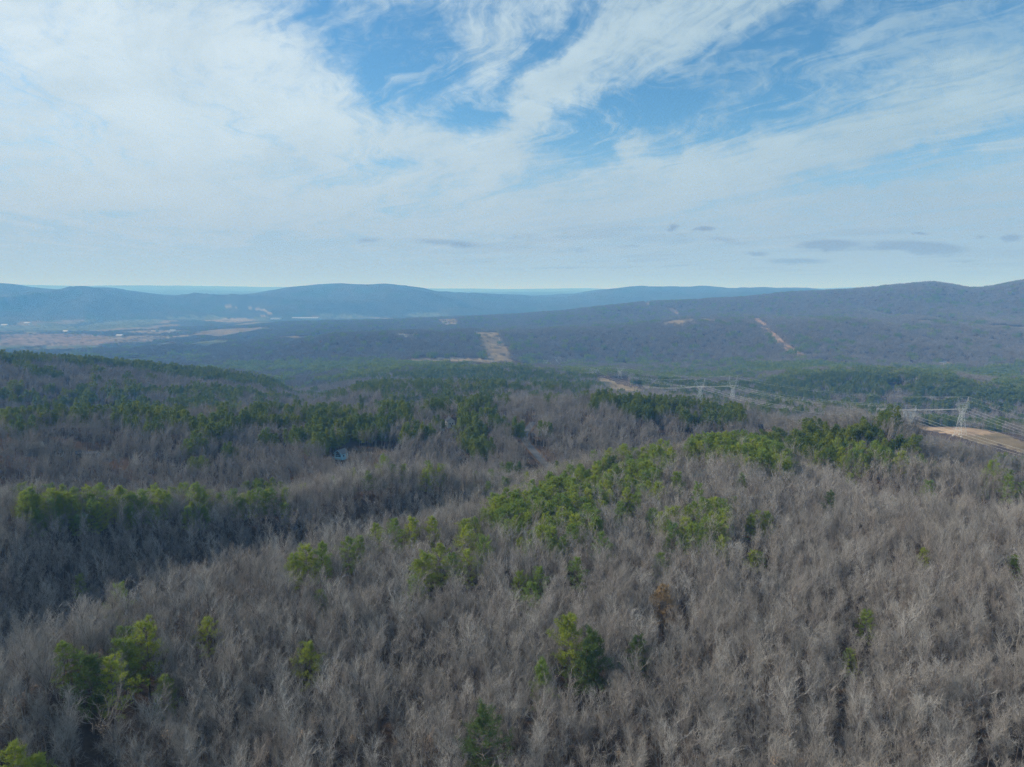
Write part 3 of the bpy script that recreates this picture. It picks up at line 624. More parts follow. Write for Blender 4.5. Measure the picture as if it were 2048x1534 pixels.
# ------------------------------------------------------------------ where trees stand
def scatter(step, r0, r1, seed):
    g = np.random.default_rng(seed); n = int(r1 / step) + 2
    i, j = np.meshgrid(np.arange(-n, n + 1), np.arange(-2, n + 1)); x = (i + g.uniform(-.46, .46, i.shape)) * step; y = (j + g.uniform(-.46, .46, j.shape)) * step
    x, y = x.ravel(), y.ravel(); d = np.hypot(x, y); a = np.degrees(np.arctan2(x, y)); k = (d >= r0) & (d < r1) & (np.abs(a) < 45)
    return x[k], y[k]
def sift(x, y, top):
    """drop what stands on open ground; -> x, y, z, share of pines"""
    z = ground(x, y); d = np.hypot(x, y); keep = np.ones(len(x), bool); n1 = fbm(x / 9., y / 9., 3, 3); n4 = fbm(x / 40., y / 40., 6, 2)
    rnd = np.random.default_rng(99).random(len(x)); ub, vb = project(x, y, z); um, vm = project(x, y, z + top * .5); ut, vt = project(x, y, z + top)
    for poly, d0, d1, c, rag in OPEN:
        k = (d > d0) & (d < d1)
        keep &= ~(k & (inpoly(ub + rag*3*n1, vb + rag*1.2*n4, poly)) & ((d < 1900) | (rnd > .10)))
        if d0 < 1700: keep &= ~(k & inpoly(um, vm, poly))
    for poly, d0, d1 in GAPS:
        k = (d > d0) & (d < d1); keep &= ~(k & (inpoly(ub, vb, poly) | inpoly(um, vm, poly) | inpoly(ut, vt, poly)))
    nf = fbm(x / 330., y / 520., 21, 2); keep &= ~((d > 3300) & (z < ZC - 205) & (x < 200) & (nf > .07))
    fine = fbm(x / 38., y / 38., 77, 3); share = np.where(fine > .24, .22, .022)
    share = np.where(d > 700, np.where(fine > .13, .5, .05), share); share = np.where(d > 2400, np.where((fbm(x/260., y/420., 78, 4) > .17) & (fine > -.1), .33, .05), share)
    share = np.where(d < 330, .004, share)
    for poly, d0, d1, s_ in PINES:
        k = (d > d0) & (d < d1) & inpoly(ut + 14*fine, vt + 8*n4, poly); share = np.where(k, np.clip(s_ + (s_ < .8) * fine * 1.2, 0, 1), share)
    return x[keep], y[keep], z[keep], share[keep]
def slope_rot(x, y, spin, tilt=True):
    e = 6.; gx = (ground(x + e, y) - ground(x - e, y)) / (2*e); gy = (ground(x, y + e) - ground(x, y - e)) / (2*e)
    nz = nrm(np.stack([-gx, -gy, np.ones_like(gx)], -1)); t = nrm(np.cross(np.array([[0, 1., 0]]), nz)); b = np.cross(nz, t)
    c, s_ = np.cos(spin)[:, None], np.sin(spin)[:, None]; X = t * c + b * s_; Y = b * c - t * s_
    return np.stack([np.arctan2(Y[:, 2], nz[:, 2]), -np.arcsin(np.clip(X[:, 2], -1, 1)), np.arctan2(X[:, 1], X[:, 0])], -1)

EXPLICIT = [  # the pines that stand out: (column, row of the top, height, label or None)
 (965,1432,17.5,'bushy green pine at the bottom edge, standing alone among bare trees'), (1140,1240,18,'tall slender yellow-green pine, tallest of the cluster right of bottom centre'),
 (1192,1278,16,'dark bushy pine on the right of the cluster right of bottom centre'), (1162,1300,14,'lower dark pine between the two tall ones of the cluster right of bottom centre'),
 (1275,1280,12,'small dark pine alone just right of the pine cluster near the bottom'), (1326,1176,13,'dying pine with rust-orange needles in the middle of the foreground wood'), (1155,1122,13,'narrow leaning pine alone in the middle of the foreground wood'),
 (612,1098,15,None), (640,1094,16,None), (585,1114,13,None), (695,1080,15,None), (720,1078,13,None), (878,1095,17,'tallest bright pine in the middle clump of the foreground'), (848,1112,15,None), (832,1125,13,None), (905,1112,13,None), (937,1105,15,None),
 (750,1052,14,None), (790,1044,15,None), (822,1040,14,None), (865,1038,14,None), (1040,1150,11,None), (1080,1140,12,None),
 (290,1252,17.5,'tall bright yellow-green pine in the lower left wood'), (262,1285,14,'bright pine leaning on the tall yellow-green one at lower left'), (222,1325,15,None), (175,1322,15,'dark pine at the lower end of the row at lower left'), (125,1292,12,'small olive pine at the left end of the lower left row'), (158,1310,10,None),
 (412,1242,12,'thin sparse pine alone right of the lower left row'), (618,1293,13,'thin bright pine standing alone at lower left of centre'), (28,1505,15,'bright pine cut by the bottom left corner'), (70,1522,12,'low pine beside the bottom left corner'),
 (1305,1023,12,'small conical pine alone right of the pine belt'), (1358,948,14,None), (1662,988,13,'small dark conical pine alone in the right wood'), (1503,1035,11,None), (1537,1028,12,None), (1847,1100,9,'small bright pine alone at far right of the foreground wood'),
 (1733,1228,10,'low pine half hidden in the bare trees at lower right'), (1500,1105,9,None), (1525,1108,8,None), (1218,918,15,'dark tall pine rising above the pine belt near its upper end'), (1240,1008,13,None), (1387,1008,13,None), (1412,1003,11,None), (1270,990,13,None),
 (1460,868,14,None), (2030,1115,9,None), (1700,1305,8,None), (950,1040,13,None)]
def plant():
    P0, N0 = [], []                        # near individuals
    x, y = scatter(2.7, 55, 385, 1); x, y, z, sh = sift(x, y, 15.)
    g = np.random.default_rng(5); thin = fbm(x / 22., y / 22., 55, 3); kp = g.random(len(x)) < np.where(thin < -.16, .55, .97); x, y, z, sh = x[kp], y[kp], z[kp], sh[kp]
    isp = g.random(len(x)) < sh
    ex = [(at(u, v, h), h * 1.08, lab) for u, v, h, lab in EXPLICIT]
    for (ax, ay, az_), h, lab in ex:       # room around and in front of the listed pines
        dd = math.hypot(ax, ay); t = ((x * ax + y * ay) / dd); off = np.abs(x * ay - y * ax) / dd
        bad = (np.hypot(x - ax, y - ay) < 2.6) | ((t < dd) & (t > dd - 11) & (off < 2.3))
        x, y, z, isp = x[~bad], y[~bad], z[~bad], isp[~bad]
    near = {'bare': [], 'pine': []}
    for i in range(len(x)):
        kind = 'pine' if isp[i] else 'bare'; n = len(BARE) if kind == 'bare' else len(PINE); k = int(g.integers(n))
        near[kind].append([x[i], y[i], z[i], (g.uniform(.55, .88) if g.random() > .08 else g.uniform(.88, 1.08)) if kind == 'bare' else g.uniform(.78, 1.08), g.random() * 6.283, k, None])
    for (ax, ay, az_), h, lab in ex:
        k = int(g.integers(len(PINE))); near['pine'].append([ax, ay, az_, h / PINE[k][2], g.random() * 6.283, k, lab or 'x'])
    clumps = {}
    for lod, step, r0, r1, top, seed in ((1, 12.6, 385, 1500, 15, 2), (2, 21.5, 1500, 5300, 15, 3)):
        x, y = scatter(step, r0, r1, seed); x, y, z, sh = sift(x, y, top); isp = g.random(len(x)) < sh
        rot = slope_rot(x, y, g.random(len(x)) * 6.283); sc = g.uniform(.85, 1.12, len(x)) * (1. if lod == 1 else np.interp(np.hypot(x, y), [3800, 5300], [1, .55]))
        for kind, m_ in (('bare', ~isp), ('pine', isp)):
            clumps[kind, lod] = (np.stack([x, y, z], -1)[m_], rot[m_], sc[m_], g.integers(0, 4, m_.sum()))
    return near, clumps
NEAR, CLUMPS = plant()

def leaf_mesh(k):
    g = np.random.default_rng(900 + k); me = BARE[k][1]; n = len(me.vertices); co = np.empty(n * 3, np.float32); me.vertices.foreach_get('co', co); co = co.reshape(-1, 3)
    c = co[g.integers(n)]; dd = np.linalg.norm(co - c, axis=1); near_ = np.argsort(dd + g.random(n) * 3.5)[:150]; P = co[near_] + g.normal(0, .15, (150, 3))
    a = nrm(g.normal(0, 1, (150, 3))); b = nrm(np.cross(a, g.normal(0, 1, (150, 3)))); s_ = g.uniform(.07, .15, (150, 1))
    return mesh_np('dry_leaves', np.stack([P - a*s_, P - b*s_*.6, P + a*s_, P + b*s_*.6], 1).reshape(-1, 3), np.arange(600).reshape(-1, 4), [M_DEADLEAF])
LEAVES = [leaf_mesh(k) for k in range(12)]; lgen = np.random.default_rng(77)
def individuals():
    """the 300 nearest of each kind in view are trees of their own; returns what is left over"""
    rest = {}
    for kind, PR in (('bare', BARE), ('pine', PINE)):
        L = NEAR[kind]; A = np.array([[t[0], t[1], t[2], PR[t[5]][2] * t[3]] for t in L])
        ok = np.zeros(len(L), bool)
        for f in (.35, .7, 1.):
            u, v = project(A[:, 0], A[:, 1], A[:, 2] + A[:, 3] * f); ok |= (u > -20) & (u < 2068) & (v < 1554)
        d = np.sqrt((A[:, :2] ** 2).sum(1) + (A[:, 2] - ZC) ** 2); own = np.array([t[6] is not None for t in L])
        score = np.where(ok, d - own * 1e5, 1e9); order = np.argsort(score); sel = [i for i in order[:300] if score[i] < 1e9]
        umid, vmid = project(A[:, 0], A[:, 1], A[:, 2] + A[:, 3] * .7)
        for i in sel:
            t = L[i]; x, y, z, s_, r_, k, lab = t
            root = empty('bare_tree' if kind == 'bare' else 'pine_tree', (x, y, z), r_); root.scale = (s_,) * 3
            link('trunk', PR[k][0], root); cr_ = link('crown', PR[k][1], root)
            if lab and lab.startswith('dying'): cr_.data = cr_.data.copy(); cr_.data.materials[0] = M_RUST
            for wd, mm in (('dark', M_NEEDLE_DARK), ('bushy green', M_NEEDLE_DARK), ('bright', M_NEEDLE_YEL), ('yellow-green', M_NEEDLE_YEL)):
                if kind == 'pine' and lab and wd in lab and 'leaning on' not in lab: cr_.data = cr_.data.copy(); cr_.data.materials[0] = mm; break
            if kind == 'bare':
                if lgen.random() < .10:
                    link('dry_leaves', LEAVES[k], root); tag(root, 'bare tree still holding scattered dry tan leaves, in the nearest foreground wood', 'tree', 'bare trees with some dry leaves left')
                else: tag(root, 'leafless grey-brown tree with fine upright twigs in the nearest foreground wood', 'tree', 'bare trees of the foreground wood')
            elif lab and lab != 'x': tag(root, lab, 'tree', 'pines standing among the bare foreground trees')
            else:
                u, v = umid[i], vmid[i]
                if u < 340 and v > 1200: q = 'yellow-green pine in the short row of pines at lower left'
                elif u < 760 and v > 1060: q = 'bright green pine in the clump where the hollow meets the foreground wood'
                elif u < 960 and v > 1085: q = 'bright green pine in the round clump left of centre of the foreground'
                elif u < 900 and v > 1020: q = 'light green pine on the crest above the dark wooded hollow'
                elif u < 640: q = 'green pine in the row along the far side of the left hollow'
                elif u > 1480 and v < 940: q = 'dark green pine on the rounded pine hill at right'
                elif u > 1360 and v < 905: q = 'green pine at the upper right end of the foreground crest'
                elif v > 1075: q = 'small green pine half hidden among bare trees of the foreground'
                else: q = 'bright green pine in the long diagonal belt along the foreground crest'
                tag(root, q, 'tree', q.replace('pine', 'pines', 1) if False else 'pines: ' + q)
        ss = set(sel); rest[kind] = [t for i, t in enumerate(L) if i not in ss]
    return rest
REST = individuals()

def gn_wood(name, kind):
    pos, rot, scl, idx, pairs = [], [], [], [], []
    L = REST[kind]; n0 = len(SRC[kind, 0])
    pos.append(np.array([[t[0], t[1], t[2]] for t in L])); rot.append(np.array([[0, 0, t[4]] for t in L])); scl.append(np.array([t[3] for t in L])); idx.append(np.array([t[5] for t in L]))
    for lod in (1, 2):
        p, r, s_, i = CLUMPS[kind, lod]; pos.append(p); rot.append(r); scl.append(s_); idx.append(i + n0 + 4 * (lod - 1))
    P = np.concatenate(pos); me = D_.meshes.new(name); me.vertices.add(len(P)); me.vertices.foreach_set('co', P.astype(np.float32).ravel())
    for an, ty, arr, key in (('turn', 'FLOAT_VECTOR', np.concatenate(rot), 'vector'), ('size', 'FLOAT', np.concatenate(scl), 'value'), ('sort', 'INT', np.concatenate(idx), 'value')):
        a = me.attributes.new(an, ty, 'POINT'); a.data.foreach_set(key, arr.astype(np.int32 if ty == 'INT' else np.float32).ravel())
    o = link(name, me); ng = D_.node_groups.new(name, 'GeometryNodeTree')
    ng.interface.new_socket('Geometry', in_out='INPUT', socket_type='NodeSocketGeometry'); ng.interface.new_socket('Geometry', in_out='OUTPUT', socket_type='NodeSocketGeometry')
    gi = ng.nodes.new('NodeGroupInput'); go = ng.nodes.new('NodeGroupOutput'); J = ng.nodes.new('GeometryNodeJoinGeometry')
    def named(an, ty):
        n = ng.nodes.new('GeometryNodeInputNamedAttribute'); n.data_type = ty; n.inputs['Name'].default_value = an
        return [s for s in n.outputs if s.enabled and s.name == 'Attribute'][0]
    tr, sz, so_ = named('turn', 'FLOAT_VECTOR'), named('size', 'FLOAT'), named('sort', 'INT')
    srcs = list(SRC[kind, 0]) + [(s,) for s in SRC[kind, 1]] + [(s,) for s in SRC[kind, 2]]
    for k, ob in enumerate(srcs):
        cmp_ = ng.nodes.new('FunctionNodeCompare'); cmp_.data_type = 'INT'; cmp_.operation = 'EQUAL'
        a, b = [s for s in cmp_.inputs if s.enabled][:2]; ng.links.new(so_, a); b.default_value = k
        for q in ob:
            oi = ng.nodes.new('GeometryNodeObjectInfo'); oi.inputs['Object'].default_value = q; oi.inputs['As Instance'].default_value = True; oi.transform_space = 'ORIGINAL'
            ip = ng.nodes.new('GeometryNodeInstanceOnPoints'); ng.links.new(gi.outputs[0], ip.inputs['Points']); ng.links.new(cmp_.outputs[0], ip.inputs['Selection'])
            ng.links.new(oi.outputs['Geometry'], ip.inputs['Instance']); ng.links.new(tr, ip.inputs['Rotation']); ng.links.new(sz, ip.inputs['Scale']); ng.links.new(ip.outputs[0], J.inputs[0])
    ng.links.new(J.outputs[0], go.inputs[0]); md = o.modifiers.new('wood', 'NODES'); md.node_group = ng
    o['kind'] = 'stuff'; print(name, len(P), 'instances'); return o
tag(gn_wood('bare_woodland', 'bare'), 'leafless grey-brown woodland covering the hills behind the nearest trees', 'woodland')
tag(gn_wood('pine_woodland', 'pine'), 'dark green pine woods in patches on the hills behind the nearest pines', 'woodland')
# ------------------------------------------------------------------ road
M_ROAD = flat('grey_asphalt', (.115, .118, .125), .9, .1, var=.18, scale=.4)
M_VERGE = flat('leaf_strewn_road_edge', (.13, .085, .055), 1., 0., var=.4, scale=.6)
def build_road():
    px = [(1100,936),(1086,924),(1074,911),(1062,897),(1053,887),(1048,878),(1049,869),(1055,860),(1061,852),(1066,845)]
    P = np.array([at(u, v, 0, 300)[:2] for u, v in px]); t = np.arange(len(P)); tt = np.linspace(0, len(P) - 1, 90)
    Q = np.stack([np.interp(tt, t, P[:, c]) for c in (0, 1)], -1)
    for _ in range(8): Q[1:-1] = (Q[:-2] + 2 * Q[1:-1] + Q[2:]) / 4
    d = nrm(np.gradient(Q, axis=0)); s_ = np.stack([-d[:, 1], d[:, 0]], -1)
    def strip(offs, lift, name, m_):
        V = np.concatenate([np.stack([Q[:, 0] + s_[:, 0]*o, Q[:, 1] + s_[:, 1]*o, ground(Q[:, 0], Q[:, 1]) + lift], -1) for o in offs]); n = len(Q)
        Fc = np.array([[k*n+i, k*n+i+1, (k+1)*n+i+1, (k+1)*n+i] for k in range(len(offs)-1) for i in range(n-1)])
        o = link(name, mesh_np(name, V, Fc, [m_], smooth=True)); o['kind'] = 'structure'
    strip((-4.6, 0, 4.6), .30, 'road_verge', M_VERGE); strip((-2.9, 0, 2.9), .36, 'road', M_ROAD)
build_road()

# ------------------------------------------------------------------ houses
M_BLUE = flat('pale_blue_boards', (.30, .52, .64), .6, .3, var=.1, scale=2)
M_DEEPBLUE = flat('blue_painted_deck', (.16, .40, .55), .6, .3, var=.12)
M_SHINGLE = flat('grey_shingles', (.13, .14, .155), .9, .1, var=.25, scale=3)
M_TEAL = flat('teal_metal_roof', (.16, .27, .27), .5, .4, var=.12)
M_WHITE = flat('white_siding', (.55, .55, .54), .7, .2, var=.06)
M_GREY = flat('weathered_grey_boards', (.17, .175, .19), .8, .1, var=.2)
M_TANW = flat('tan_siding', (.42, .37, .29), .8, .1, var=.12)
M_ROOFD = flat('dark_roof', (.055, .058, .066), .9, .1, var=.25)
M_ROOFW = flat('white_metal_roof', (.36, .37, .38), .6, .3, var=.06)
M_GLASS = mat('dark_window_glass', lambda T: princ(T, (.015, .022, .028, 1), .08, .5))
M_WOOD = flat('brown_door', (.16, .09, .05), .7, .2)
def gable_house(name, label, u, v, wdt, dep, h, rh, wm, rm, rz, cat='house', windows=2, chimney=None, dmin=200, lift=0., over=.5, group=None):
    """walls with gable ends facing local -y, a roof of two slabs, windows, a door"""
    x, y, z = at(u, v, 0, dmin); root = empty(name, (x, y, z + lift), rz); tag(root, label, cat, group)
    a = wdt / 2; b = dep / 2
    MB().prism([(-a, -1.5), (a, -1.5), (a, h), (0, h + rh), (-a, h)], -b, b).build('wall', wm, root)
    t = .22; e = a + over; ze = h - over * rh / a; r = MB()
    for s in (-1, 1):
        r.prism([(s*e, ze + .01), (0, h + rh + .01), (0, h + rh + .01 + t), (s*e, ze + .01 + t)][::s], -b - over, b + over)
    roof = r.build('roof', rm, root)
    if chimney: MB().box(chimney[0]-.45, chimney[0]+.45, chimney[1]-.45, chimney[1]+.45, h * .8, h + rh + 1.3).build('chimney', chimney[2], roof)
    for k in range(windows):
        cx = -a + wdt * (k + 1) / (windows + 1); wn = MB().box(cx-.5, cx+.5, -b-.04, -b+.05, h*.42, h*.42+1.25).build('window', M_GLASS, root)
        f = MB()
        for q in ((cx-.6, cx-.5, h*.42-.1, h*.42+1.35), (cx+.5, cx+.6, h*.42-.1, h*.42+1.35), (cx-.5, cx+.5, h*.42+1.25, h*.42+1.35), (cx-.5, cx+.5, h*.42-.1, h*.42)): f.box(q[0], q[1], -b-.09, -b-.002, q[2], q[3])
        f.build('frame', M_WHITE, wn)
    for s in (-1, 1): MB().box(s*a - .04, s*a + .04, -b*.4, -b*.4 + 1.2, h*.4, h*.4 + 1.2).build('window', M_GLASS, root)
    if windows: MB().box(-.45 if windows % 2 == 0 else a*.5, .45 if windows % 2 == 0 else a*.5+.9, -b-.05, -b+.05, .0, min(2.05, h*.8)).build('door', M_WOOD, root)
    return root
def blue_cabin():
    x, y, z = at(683, 918, 0, 300); root = empty('house', (x, y, z), R(-24))
    tag(root, 'pale blue cabin with a big dark gabled window, in the clearing below tall dark pines', 'house')
    a, b, h, rh = 4.0, 4.5, 6.0, 2.9; root.scale = (.76,) * 3
    MB().prism([(-a, -2.), (a, -2.), (a, h), (0, h + rh), (-a, h)], -b, b).build('wall', M_BLUE, root)
    r = MB()
    for s in (-1, 1): r.prism([(s*4.7, h - .5), (0, h + rh + .02), (0, h + rh + .26), (s*4.7, h - .26)][::s], -b - .9, b + .6)
    rf = r.build('roof', M_SHINGLE, root)
    tr = MB()
    for s in (-1, 1): tr.prism([(s*4.72, h - .62), (0, h + rh - .12), (0, h + rh + .30), (s*4.72, h - .20)][::s], -b - 1.02, -b - .902)
    tr.build('fascia', M_BLUE, rf)
    MB().prism([(-3.3, h - .1), (0, h + rh - .5), (3.3, h - .1)][::-1], -b - .06, -b + .04).build('gable_panel', M_SHINGLE, root)
    w_ = MB().prism([(-2.9, 2.6), (2.9, 2.6), (2.9, 5.0), (0, 6.1), (-2.9, 5.0)], -b - .09, -b + .05).build('window', M_GLASS, root)
    f = MB()
    for cx in (-2.9, -1.0, 1.0, 2.9): f.box(cx - .09, cx + .09, -b - .17, -b - .092, 2.6, 5.0 + (1.1 * (1 - abs(cx) / 2.9)))
    for cz in (2.5, 3.9): f.box(-3.0, 3.0, -b - .2, -b - .172, cz, cz + .16)
    f.build('mullion', M_BLUE, w_)
    dk = MB().box(-4.4, 4.4, -b - 2.6, -b - .01, 1.9, 2.15).build('deck', M_DEEPBLUE, root)
    rl = MB().box(-4.4, 4.4, -b - 2.66, -b - 2.605, 3.05, 3.15).box(-4.4, 4.4, -b - 2.66, -b - 2.605, 2.2, 2.75)
    rl.build('railing', M_BLUE, dk)
    p = MB()
    for cx in (-4.2, -1.4, 1.4, 4.2): p.box(cx - .1, cx + .1, -b - 2.5, -b - 2.3, -2., 1.9)
    p.build('post', M_DEEPBLUE, dk)
    MB().box(a - .03, a + .05, -2.6, -1.0, 2.7, 4.4).build('window', M_GLASS, root); MB().box(a - .03, a + .05, 1.0, 1.95, 2.0, 4.1).build('door', M_WHITE, root)
blue_cabin()
gable_house('house', 'low house with a teal metal roof and white chimney behind pines on the crest', 1388, 966, 9, 13, 2.8, 2.4, M_TANW, M_TEAL, R(84), chimney=(1.2, -5.2, M_WHITE), dmin=200, lift=1.5)
gable_house('house', 'white gabled house half hidden in bare trees right of the pine wall', 900, 852, 6.5, 9, 5, 2.8, M_WHITE, M_SHINGLE, R(20), dmin=400)
gable_house('house', 'grey house with a pale roof among bare trees at far left', 68, 908, 8, 9, 4.4, 2.6, M_GREY, M_TANW, R(-40), dmin=330)
gable_house('shed', 'long low blue-grey shed among bare trees at left', 172, 913, 5, 17, 2.4, 1.0, M_GREY, M_ROOFD, R(90), 'shed', dmin=330, windows=1)
gable_house('outbuilding', 'small white outbuilding between the grey house and the long shed at left', 119, 911, 3.5, 4, 2.3, 1.2, M_WHITE, M_ROOFD, R(15), 'shed', dmin=330, windows=1)
gable_house('house', 'white house in a pale yard at the foot of the wooded ridge', 1246, 733, 13, 17, 6, 4, M_WHITE, M_ROOFW, R(70), dmin=1500)
gable_house('house', 'white house alone at the foot of the ridge at far right', 1886, 729, 14, 17, 7, 4, M_WHITE, M_SHINGLE, R(60), dmin=1700)
gable_house('house', 'white house at the edge of the pines in the left valley', 427, 717, 12, 14, 7, 4, M_WHITE, M_SHINGLE, R(30), dmin=1500)
for lab, u, v, w_, d_, h, rh, wm, rm, rz in (
    ('long white warehouse far off at the foot of the blue mountain', 612, 638, 60, 250, 12, 5, M_WHITE, M_ROOFW, 84),
    ('smaller white warehouse left of the long one in the far valley', 552, 639, 40, 90, 10, 4, M_WHITE, M_ROOFW, 80),
    ('white barn at the left edge of the far fields', 10, 652, 20, 56, 8, 6, M_WHITE, M_ROOFW, 75),
    ('white farm shed beyond the green far field at left', 55, 648, 18, 50, 8, 6, M_WHITE, M_ROOFW, 80),
    ('white barn at the back of the pinkish field in the valley', 132, 665, 16, 38, 8, 6, M_WHITE, M_ROOFW, 70),
    ('dark roofed barn among the straw fields of the valley', 310, 663, 22, 46, 11, 8, M_TANW, M_ROOFD, 60),
    ('white farm building right of the dark roofed barn', 346, 663, 14, 34, 7, 5, M_WHITE, M_ROOFW, 85),
    ('tan barn at the near edge of the straw fields', 240, 674, 18, 44, 9, 6, M_TANW, M_ROOFW, 70),
    ('grey farmhouse near the foot of the left mountain', 205, 668, 16, 36, 9, 6, M_GREY, M_ROOFD, 40)):
    gable_house('farm_building', lab, u, v, w_, d_, h, rh, wm, rm, R(rz), 'farm building', windows=0, dmin=2400, over=1.)

# ------------------------------------------------------------------ power lines
M_STEEL = flat('galvanised_steel', (.45, .48, .475), .55, .3, var=.1)
M_WIRE = flat('bright_aluminium_cable', (.62, .63, .62), .5, .4, var=.04)
M_INSUL = flat('glass_insulator', (.40, .46, .45), .3, .5)
M_CONC = flat('concrete_footing', (.5, .48, .44), .9, .1)
ARM, PEAK = ((-11., 0., 29.2), (0., 0., 29.2), (11., 0., 29.2)), ((-8.6, 0., 42.), (8.6, 0., 42.))
def make_tower():
    T = {}
    r = .20; ws = 1.7; bs = 5.0; hz = 24.; w_at = lambda z: bs + (ws - bs) * z / hz
    T['leg'] = [MB().bar((sx*bs, sy*bs, -3), (sx*ws, sy*ws, hz), .26, .2).mesh('leg', M_STEEL) for sx in (-1, 1) for sy in (-1, 1)]
    m = MB(); zs = [0, 6.5, 12.5, 18, 21.2, 24]
    for z0, z1 in zip(zs[:-1], zs[1:]):
        a, b = w_at(z0), w_at(z1)
        for k in range(4):
            c0, c1 = [(1,1),(-1,1),(-1,-1),(1,-1)][k], [(1,1),(-1,1),(-1,-1),(1,-1)][(k+1) % 4]
            m.bar((c0[0]*a, c0[1]*a, z0), (c1[0]*b, c1[1]*b, z1), .11); m.bar((c1[0]*a, c1[1]*a, z0), (c0[0]*b, c0[1]*b, z1), .11); m.bar((c0[0]*b, c0[1]*b, z1), (c1[0]*b, c1[1]*b, z1), .12)
    T['bracing'] = m.mesh('bracing', M_STEEL)
    m = MB()                                   # the two raking arms of the head
    for sx in (-1, 1):
        for sy in (-1, 1):
            p0, p1 = np.array((sx*ws, sy*ws, 24.)), np.array((sx*8.2, sy*.9, 33.6)); q0, q1 = np.array((sx*.2, sy*ws, 24.4)), np.array((sx*6.0, sy*.9, 33.6))
            m.bar(p0, p1, .16); m.bar(q0, q1, .13)
            for t in np.linspace(0, .85, 5): m.bar(p0 + (p1-p0)*t, q0 + (q1-q0)*(t+.15), .08)
        for t in np.linspace(.1, .9, 5): m.bar((sx*(ws+6.5*t), -ws+(ws-.9)*t, 24+9.6*t), (sx*(ws+6.5*t), ws-(ws-.9)*t, 24+9.6*t), .08)
    T['head_arm'] = m.mesh('head_arm', M_STEEL)
    m = MB()
    for sy in (-.9, .9):
        m.bar((-12.3, sy*.3, 33.9), (12.3, sy*.3, 33.9), .13); m.bar((-9, sy, 35.8), (9, sy, 35.8), .13)
        for s in (-1, 1): m.bar((s*9, sy, 35.8), (s*12.3, 0, 33.9), .12)
        xs = np.linspace(-9, 9, 11)
        for i in range(10): m.bar((xs[i], sy*.3 if i % 2 else sy, 33.9 if i % 2 else 35.8), (xs[i+1], sy if i % 2 else sy*.3, 35.8 if i % 2 else 33.9), .08)
    T['crossarm'] = m.mesh('crossarm', M_STEEL)
    T['peak'] = []
    for s in (-1, 1):
        m = MB()
        for sy in (-.9, .9):
            for dx in (-1.6, .9): m.bar((s*(8.2+dx), sy, 35.8), (s*8.6, 0, 42), .11, .08)
        m.bar((s*6.6, 0, 35.8), (s*9.1, 0, 38.9), .07); T['peak'].append(m.mesh('peak', M_STEEL))
    T['insulator'] = [MB().bar((x-1.6 if x == 0 else x, 0, 33.8), (x, 0, 29.2), .13, .13, 6).bar((x+1.6 if x == 0 else x+.01, 0, 33.8), (x, 0, 29.2), .13, .13, 6).mesh('insulator', M_INSUL) for x in (-11., 0., 11.)]
    T['footing'] = [MB().box(sx*5.15-.9, sx*5.15+.9, sy*5.15-.9, sy*5.15+.9, -3, .5).mesh('footing', M_CONC) for sx in (-1, 1) for sy in (-1, 1)]
    return T
STEEL = .72; TOWER = make_tower(); STEEL = 1.0
def tower_at(u, D, vtop, hmin=28, hmax=54):
    r = pix_dir(u, vtop); h = math.hypot(r[0], r[1]); x, y = r[0] / h * D, r[1] / h * D; g = float(ground(x, y))
    return [x, y, g, min(max(ZC + D * r[2] / h - g, hmin), hmax)]
LA = [tower_at(1113, 2250, 738, 30, 46), tower_at(1240, 1560, 738), tower_at(1467, 1180, 744), tower_at(1927, 900, 794)]
LB = [tower_at(1092, 2150, 740, 30, 44), tower_at(1188, 1480, 745), tower_at(1401, 1090, 757), tower_at(1822, 840, 812)]
for Ln in (LA, LB):
    x, y = Ln[-1][0] + 1.15 * (Ln[-1][0] - Ln[-2][0]), Ln[-1][1] + 1.15 * (Ln[-1][1] - Ln[-2][1]); Ln.append([x, y, float(ground(x, y)), 36.])
def frame(Ln, i):
    a, b = np.array(Ln[max(i-1, 0)][:2]), np.array(Ln[min(i+1, len(Ln)-1)][:2]); d = b - a; return math.atan2(d[1], d[0]) - math.pi / 2
TL = [['lattice pylon farthest off in the valley gap, right of the dark wooded hill', 'lattice pylon on the tan cleared bench in the middle distance', 'tall slender lattice pylon left of the pine hills', 'lattice pylon standing on the orange bare clearing at right'],
      ['tiny lattice pylon behind the dark wooded hill in the middle distance', 'small lattice pylon at the left end of the tan cleared bench', 'lattice pylon rising behind the dark pines at right of centre, two peaks above white cables', 'lattice pylon half hidden behind the pine hill, left of the orange clearing']]
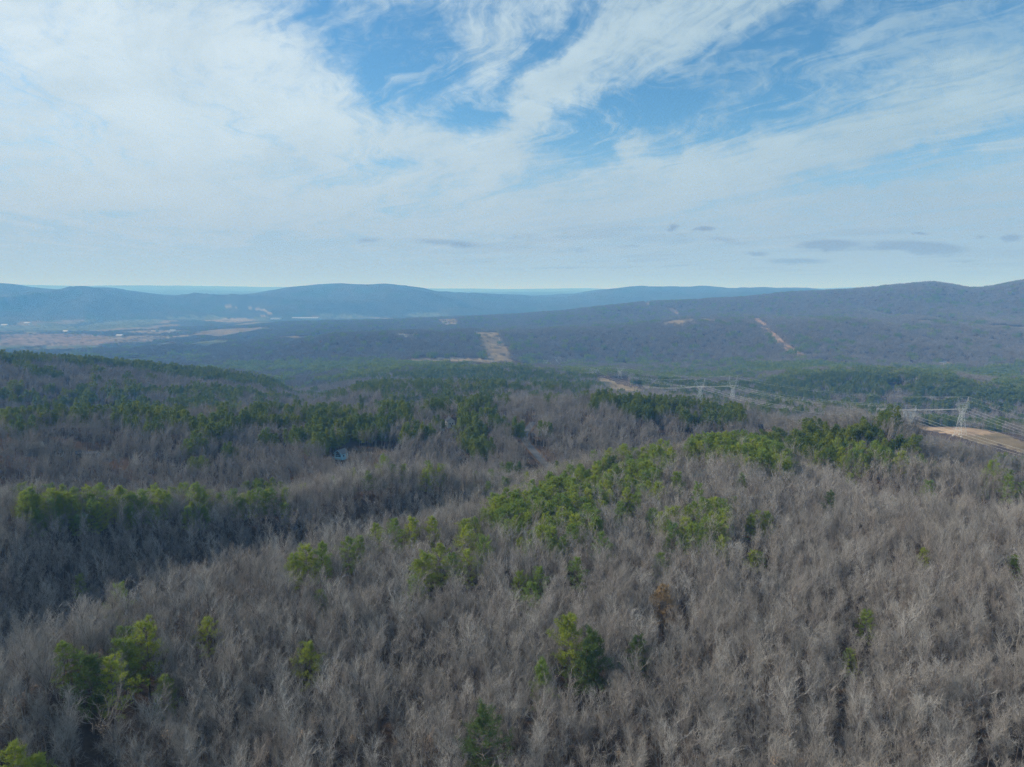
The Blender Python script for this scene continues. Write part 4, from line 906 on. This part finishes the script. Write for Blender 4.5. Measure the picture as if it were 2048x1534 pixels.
for li, Ln in enumerate((LA, LB)):
    for i, (x, y, g, h) in enumerate(Ln):
        if i == len(Ln) - 1: continue      # the next one stands outside the picture, see below
        root = empty('transmission_tower', (x, y, g), frame(Ln, i)); root.scale = (.92, .92, h / 42.); tag(root, TL[li][i], 'pylon', 'lattice pylons of the two power lines')
        for part, ms in TOWER.items():
            for me in (ms if isinstance(ms, list) else [ms]): link(part, me, root)
def cable(Ln, p, sags, rad, label):
    pts = []
    for i, (x, y, g, h) in enumerate(Ln):
        f = frame(Ln, i); pts.append(np.array([x + .92 * p[0] * math.cos(f), y + .92 * p[0] * math.sin(f), g + p[2] * h / 42.]))
    Q = []
    for i in range(len(pts) - 1):
        for t in np.linspace(0, 1, 29)[:-1]: q = pts[i] + (pts[i+1] - pts[i]) * t; q = q - np.array([0, 0, 4 * sags[i] * t * (1 - t)]); Q.append(q)
    Q.append(pts[-1]); n = len(Q)
    V, Fc, _ = prisms(Q[:-1], Q[1:], [rad] * (n - 1), [rad] * (n - 1), 4)
    o = link('power_cable', mesh_np('power_cable', V, Fc, [M_WIRE])); tag(o, label, 'cable', 'cables of the two power lines')
for Ln, sags, nm in ((LA, (24, 15, 14, 12), 'farther'), (LB, (22, 15, 12, 12), 'nearer')):
    for p, q in zip(ARM, ('left hand thick', 'middle thick', 'right hand thick')): cable(Ln, p, sags, .062, f'{q} conductor cable sagging between the pylons of the {nm} power line')
    for p, q in zip(PEAK, ('left', 'right')): cable(Ln, p, [s * .7 for s in sags], .03, f'thin {q} top wire strung over the pylon peaks of the {nm} power line')
def utility_pole():
    x, y, z = at(1069, 828, 0, 400); root = empty('utility_pole', (x, y, z), R(10)); tag(root, 'brown wooden utility pole with crossarms beside the pale road clearing', 'utility pole')
    m_ = flat('weathered_pole_wood', (.20, .15, .11), .9, .1)
    MB().bar((0, 0, -1), (0, 0, 11.5), .17, .12, 7).build('pole', m_, root)
    for zz in (10.9, 9.7): MB().box(-1.6, 1.6, -.08, .08, zz, zz + .16).build('crossarm', m_, root)
    for cx in (-1.4, -.7, .7, 1.4): MB().bar((cx, 0, 11.06), (cx, 0, 11.34), .07, .05, 6).build('insulator', M_INSUL, root)
utility_pole()
